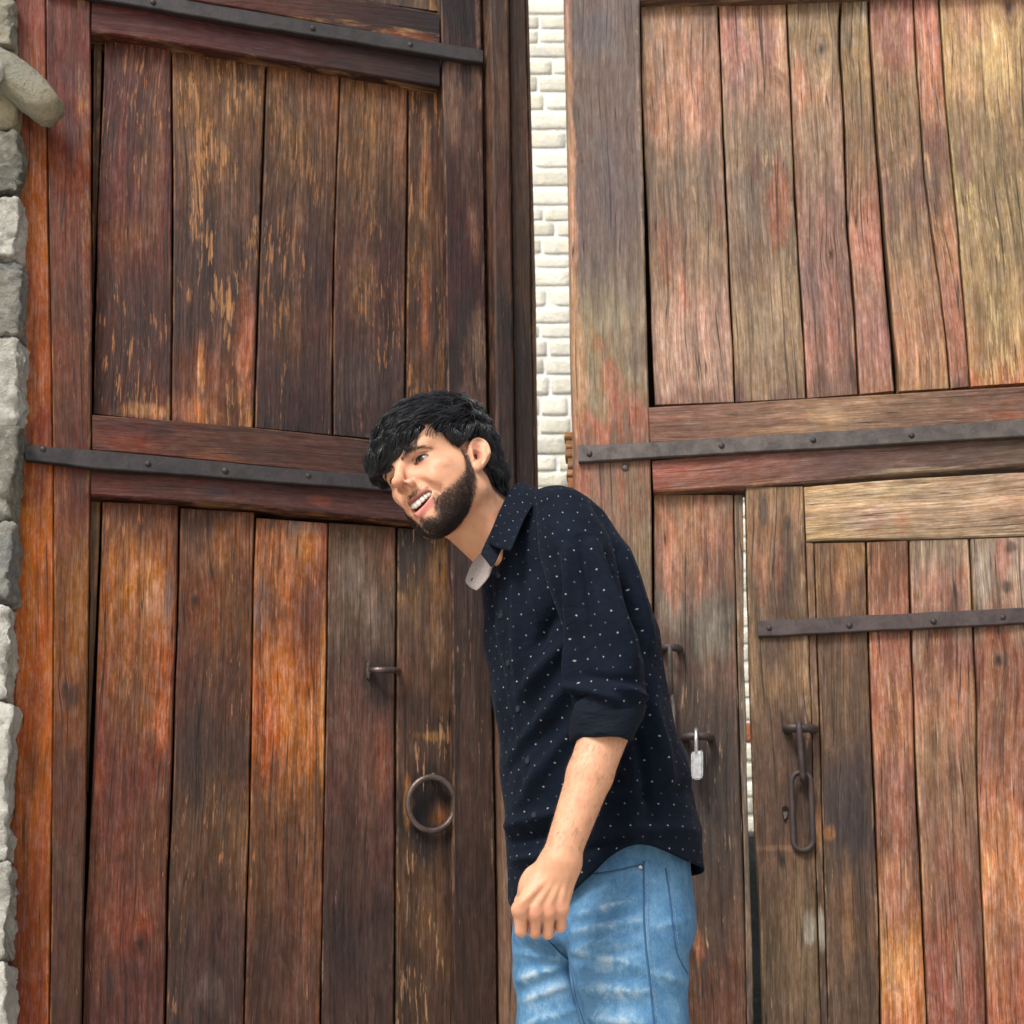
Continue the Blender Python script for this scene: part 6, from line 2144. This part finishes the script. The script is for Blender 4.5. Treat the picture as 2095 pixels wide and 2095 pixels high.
# far collar leaf, turned so that its pale lining shows
patch('collar', [[(984, 1132, 2.150), (996, 1142, 2.135), (1010, 1152, 2.118)],
                 [(965, 1156, 2.152), (982, 1168, 2.135), (1001, 1178, 2.116)],
                 [(953.5, 1186, 2.150), (966, 1196, 2.135), (984, 1200, 2.118)],
                 [(957, 1196, 2.148), (965, 1203, 2.136), (975, 1208, 2.124)]], LINING, shirt)
bm = bmesh.new()
bmesh.ops.create_cone(bm, cap_ends=True, segments=12, radius1=.003, radius2=.003, depth=.002, matrix=Matrix.Translation(Vector(wp(967, 1186, 2.138))) @ Matrix.Rotation(math.radians(80), 4, 'X'))
me = bpy.data.meshes.new('collar_button'); bm.to_mesh(me); bm.free()
put('collar_button', me, BUTTON, shirt)

# ------------------------------------------------------------------ jeans
PELV = wp(1234, 1850, 2.20)
HY = math.radians(-42)
HF, HSd = np.array((math.sin(HY), -math.cos(HY), 0)), np.array((math.cos(HY), math.sin(HY), 0))
LA, LB_ = wp(1290, 1985, 2.135), None
NL = [wp(1286, 1930, 2.135), wp(1286, 1985, 2.132), wp(1299, 2095, 2.125), np.array((.300, 2.105, .47)), np.array((.310, 2.13, .10))]
NLr = [.090, .0860, .0775, .066, .060]
FL = [wp(1164, 1930, 2.275), wp(1163, 1985, 2.275), wp(1162, 2095, 2.272), np.array((.200, 2.245, .47)), np.array((.215, 2.29, .10))]
FLr = [.090, .0865, .0785, .066, .060]


def jeans_sdf(P):
    q = P - _v(PELV)
    s = np.stack([q @ _v(HSd), q @ _v(HF), q[:, 2]], 1)
    r2 = np.sqrt((s[:, 0] / .148) ** 2 + (s[:, 1] / .110) ** 2)
    col = (r2 - 1) * .125
    d = smax(col, np.abs(s[:, 2] - .06) - .12, .02)
    d = smin(d, sd_ell(s.astype(np.float32), (.058, -.044, -.01), (.070, .050, .09)), .03)
    d = smin(d, sd_ell(s.astype(np.float32), (-.058, -.044, -.01), (.070, .050, .09)), .03)
    n = f_ = None
    for k in range(4):
        a = sd_cone(P, NL[k], NL[k + 1], NLr[k], NLr[k + 1])
        b2 = sd_cone(P, FL[k], FL[k + 1], FLr[k], FLr[k + 1])
        n = a if n is None else smin(n, a, .02)
        f_ = b2 if f_ is None else smin(f_, b2, .02)
    legs = smin(n, f_, .008)
    d = smin(d, legs, .03)
    return np.maximum(d, .085 - P[:, 2])


VJ, FJ = surface_net(jeans_sdf, (.02, 1.98, .07), (.50, 2.42, 1.05), .0042)
VJ = relax(VJ, FJ, 3, .5)


def proj_np(P):
    d = P - np.array(CAM)
    z_ = d @ np.array(FWD)
    return PX + F_PX * d[:, 0] / z_, PY - F_PX * (d @ np.array(UPV)) / z_


jx, jy = proj_np(VJ)
JF = [(1176, 1872, 1312, 1838, 7.4, .0050), (1170, 1905, 1312, 1884, 6.8, .0045), (1172, 1945, 1290, 1902, 6.2, .0045), (1172, 1948, 1318, 1976, 7.4, .0050), (1182, 2022, 1332, 2028, 9.3, .0045), (1196, 2082, 1330, 2092, 9.9, .004),
      (1056, 1948, 1158, 1964, 7.4, .0045), (1054, 2006, 1160, 1972, 8.1, .0050), (1060, 2052, 1170, 2010, 7.4, .0045), (1068, 2096, 1180, 2066, 7.4, .004), (1120, 1924, 1160, 1964, 3.1, .0035),
      (1330, 1900, 1408, 1880, 7.4, .003), (1336, 1990, 1400, 2010, 7.4, .0035), (1064, 1900, 1110, 1930, 8.7, .003)]
JV = [(1176, 1890, 1312, 1860, 9, -.005), (1172, 1926, 1312, 1905, 9, -.004), (1170, 1966, 1310, 1940, 9, -.004), (1180, 1998, 1325, 2002, 11, -.004), (1190, 2052, 1330, 2060, 12, -.003), (1054, 1978, 1150, 1970, 8, -.004), (1058, 2030, 1164, 1990, 9, -.004), (1162, 1966, 1172, 2010, 6, -.006), (1172, 2005, 1195, 2095, 6, -.006),
      (1320, 1770, 1322, 1900, 3.5, .0015), (1322, 1900, 1340, 2095, 3.5, .0015)]
# normals by finite difference of the field
jn = sdf_normal(jeans_sdf, VJ.astype(np.float32), .004)
front = np.clip(-jn[:, 1] * 2 + .25, 0, 1)
ridge = fold_field(jx, jy, JF) * front
valley = fold_field(jx, jy, JV) * front
VJ2 = VJ + jn * (ridge + valley + vnoise(VJ, 30, 7) * .0016)[:, None]
jeans_me = np_mesh('jeans', [(VJ2, FJ)])
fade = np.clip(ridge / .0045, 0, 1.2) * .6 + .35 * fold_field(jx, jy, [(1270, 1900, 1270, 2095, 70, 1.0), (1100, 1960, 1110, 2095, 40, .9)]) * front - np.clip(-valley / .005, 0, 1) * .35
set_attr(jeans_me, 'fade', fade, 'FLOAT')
DENIM, t_, b_ = new_mat('denim')
fa = N(t_, 'ShaderNodeAttribute', attribute_name='fade')
gp = N(t_, 'ShaderNodeNewGeometry')
n1 = noise_tex(t_, gp.outputs['Position'], (30, 30, 30), 5, .65, .4)
n2 = noise_tex(t_, gp.outputs['Position'], (900, 900, 260), 3, .7)
n3 = noise_tex(t_, gp.outputs['Position'], (160, 160, 60), 4, .7)
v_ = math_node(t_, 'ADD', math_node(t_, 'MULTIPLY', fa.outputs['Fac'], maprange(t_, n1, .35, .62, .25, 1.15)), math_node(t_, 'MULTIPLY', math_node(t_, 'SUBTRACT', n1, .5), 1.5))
v_ = math_node(t_, 'ADD', v_, math_node(t_, 'MULTIPLY', math_node(t_, 'SUBTRACT', n3, .5), .8))
v_ = math_node(t_, 'ADD', v_, math_node(t_, 'MULTIPLY', math_node(t_, 'SUBTRACT', n2, .5), 1.3))
rp = N(t_, 'ShaderNodeValToRGB')
cr = rp.color_ramp
cr.elements[0].position = 0.0; cr.elements[0].color = alb((62, 112, 160), 1.1, 0)
cr.elements[1].position = 1.0; cr.elements[1].color = alb((204, 222, 232), 1.1, 0)
e = cr.elements.new(.42); e.color = alb((112, 160, 198), 1.1, 0)
L(t_, maprange(t_, v_, -.55, 1.35, 0, 1, False), rp.inputs[0])
L(t_, rp.outputs[0], b_.inputs['Base Color'])
b_.inputs['Roughness'].default_value = .9
b_.inputs['Specular IOR Level'].default_value = .15
bump(t_, math_node(t_, 'ADD', n2, n3), .35, .001, b_)
jeans = put('jeans', jeans_me, DENIM, person)

# seams follow the cloth: photo polylines dropped onto the mesh
from mathutils.bvhtree import BVHTree
JB = BVHTree.FromPolygons([tuple(v) for v in VJ2], [tuple(int(k) for k in f) for f in FJ])
SEAM, t_, b_ = new_mat('denim_seam')
b_.inputs['Base Color'].default_value = alb((58, 104, 150), 1.0, 0)
b_.inputs['Roughness'].default_value = .9
STIT, t_, b_ = new_mat('thread')
b_.inputs['Base Color'].default_value = alb((128, 164, 196), 1.0, 0)
b_.inputs['Roughness'].default_value = .8


def on_jeans(x, y, lift=.0):
    d = ray(x, y).normalized()
    hit, nn, _, _ = JB.ray_cast(CAM, d)
    if hit is None:
        return None
    return hit - d * lift


def seam_line(name, poly, r, mat, lift=.0006, n=60):
    pts = [on_jeans(p.x, p.y, lift) for p in resample(poly, n)]
    pts = [p for p in pts if p is not None]
    if len(pts) > 3:
        tube(name, pts, r, mat, jeans, seg=6, squash=1)


def stitches(poly, n, r=.0007):
    bmv, bmf = [], []
    pp = resample(poly, n * 3)
    for i in range(n):
        a_, b2 = on_jeans(pp[i * 3].x, pp[i * 3].y, .0012), on_jeans(pp[i * 3 + 2].x - 0, pp[i * 3 + 2].y, .0012)
        if a_ is None or b2 is None or (b2 - a_).length > .03:
            continue
        t = (b2 - a_).normalized(); u = t.orthogonal().normalized() * r; w_ = t.cross(u)
        k = len(bmv)
        for p in (a_, b2):
            bmv += [p + u, p + w_, p - u, p - w_]
        for j in range(4):
            bmf.append((k + j, k + (j + 1) % 4, k + 4 + (j + 1) % 4, k + 4 + j))
    if bmv:
        put('stitching', mesh_from('stitching', bmv, bmf), STIT, jeans)


side = [(1317, 1762), (1317, 1800), (1317.5, 1886), (1322, 1945), (1328, 1994), (1334, 2050), (1340, 2110)]
seam_line('side_seam', side, .0015, SEAM)
stitches(shift(side, 8), 34)
bp = [(1362, 1776), (1367, 1810), (1373, 1860), (1379, 1920), (1386, 1952), (1397, 1975), (1407, 1992)]
seam_line('back_pocket_seam', bp, .0014, SEAM)
stitches(shift(bp, 7, -2), 24)
fp = [(1190, 1790), (1230, 1787), (1275, 1778), (1312, 1768)]
seam_line('front_pocket_edge', fp, .0013, SEAM)
stitches(shift(fp, 0, 6), 16)
fly = [(1096, 1880), (1124, 1926), (1146, 1950), (1164, 1964)]
seam_line('fly_seam', fly, .0010, SEAM)
seam_line('inner_leg_seam', [(1164, 1964), (1170, 1992), (1178, 2040), (1196, 2096)], .0010, SEAM)
p = on_jeans(1310, 1774, .001)
if p is not None:
    bm = bmesh.new()
    bmesh.ops.create_uvsphere(bm, u_segments=12, v_segments=8, radius=.0042, matrix=Matrix.Translation(p))
    me = bpy.data.meshes.new('pocket_rivet'); bm.to_mesh(me); bm.free()
    put('pocket_rivet', me, STEEL if 'STEEL' in globals() else STIT, jeans, smooth=True)

# ------------------------------------------------------------------ shoes
SHOE, t_, b_ = new_mat('white_canvas_shoe')
b_.inputs['Base Color'].default_value = (.62, .60, .56, 1)
b_.inputs['Roughness'].default_value = .7
SOLE, t_, b_ = new_mat('rubber_sole')
b_.inputs['Base Color'].default_value = (.75, .73, .70, 1)
b_.inputs['Roughness'].default_value = .6
for (fx, fy, yaw) in ((.310, 2.13, -44), (.215, 2.29, -40)):
    yr = math.radians(yaw)
    fwd = np.array((math.sin(yr), -math.cos(yr), 0)); sid = np.array((math.cos(yr), math.sin(yr), 0))
    base = np.array((fx, fy, 0.0))

    def shoe_sdf(P, base=base, fwd=fwd):
        d = sd_ell(P, base + fwd * -.03 + (0, 0, .05), (.046, .046, .055))
        d = smin(d, sd_cone(P, base + fwd * .02 + np.array((0, 0, .055)), base + fwd * .15 + np.array((0, 0, .032)), .046, .030), .03)
        d = smin(d, sd_ell(P, base + fwd * .12 + (0, 0, .036), (.048, .048, .030)), .03)
        d = smin(d, sd_cone(P, base + np.array((0, 0, .06)), base + np.array((0, 0, .11)), .045, .050), .02)
        return np.maximum(np.maximum(d, .018 - P[:, 2]), P[:, 2] - .115)

    def sole_sdf(P, base=base, fwd=fwd):
        d = sd_cone(P * _v((1, 1, 0)), (base + fwd * -.035), (base + fwd * .135), .043, .048)
        return np.maximum(np.maximum(d, .001 - P[:, 2]), P[:, 2] - .022)
    v, f = surface_net(shoe_sdf, base + (-.24, -.24, -.01), base + (.24, .24, .13), .005)
    sh = put('shoe', np_mesh('shoe', [(relax(v, f, 2), f)]), SHOE, person)
    v, f = surface_net(sole_sdf, base + (-.24, -.24, -.01), base + (.24, .24, .04), .004)
    put('sole', np_mesh('sole', [(v, f)]), SOLE, sh)
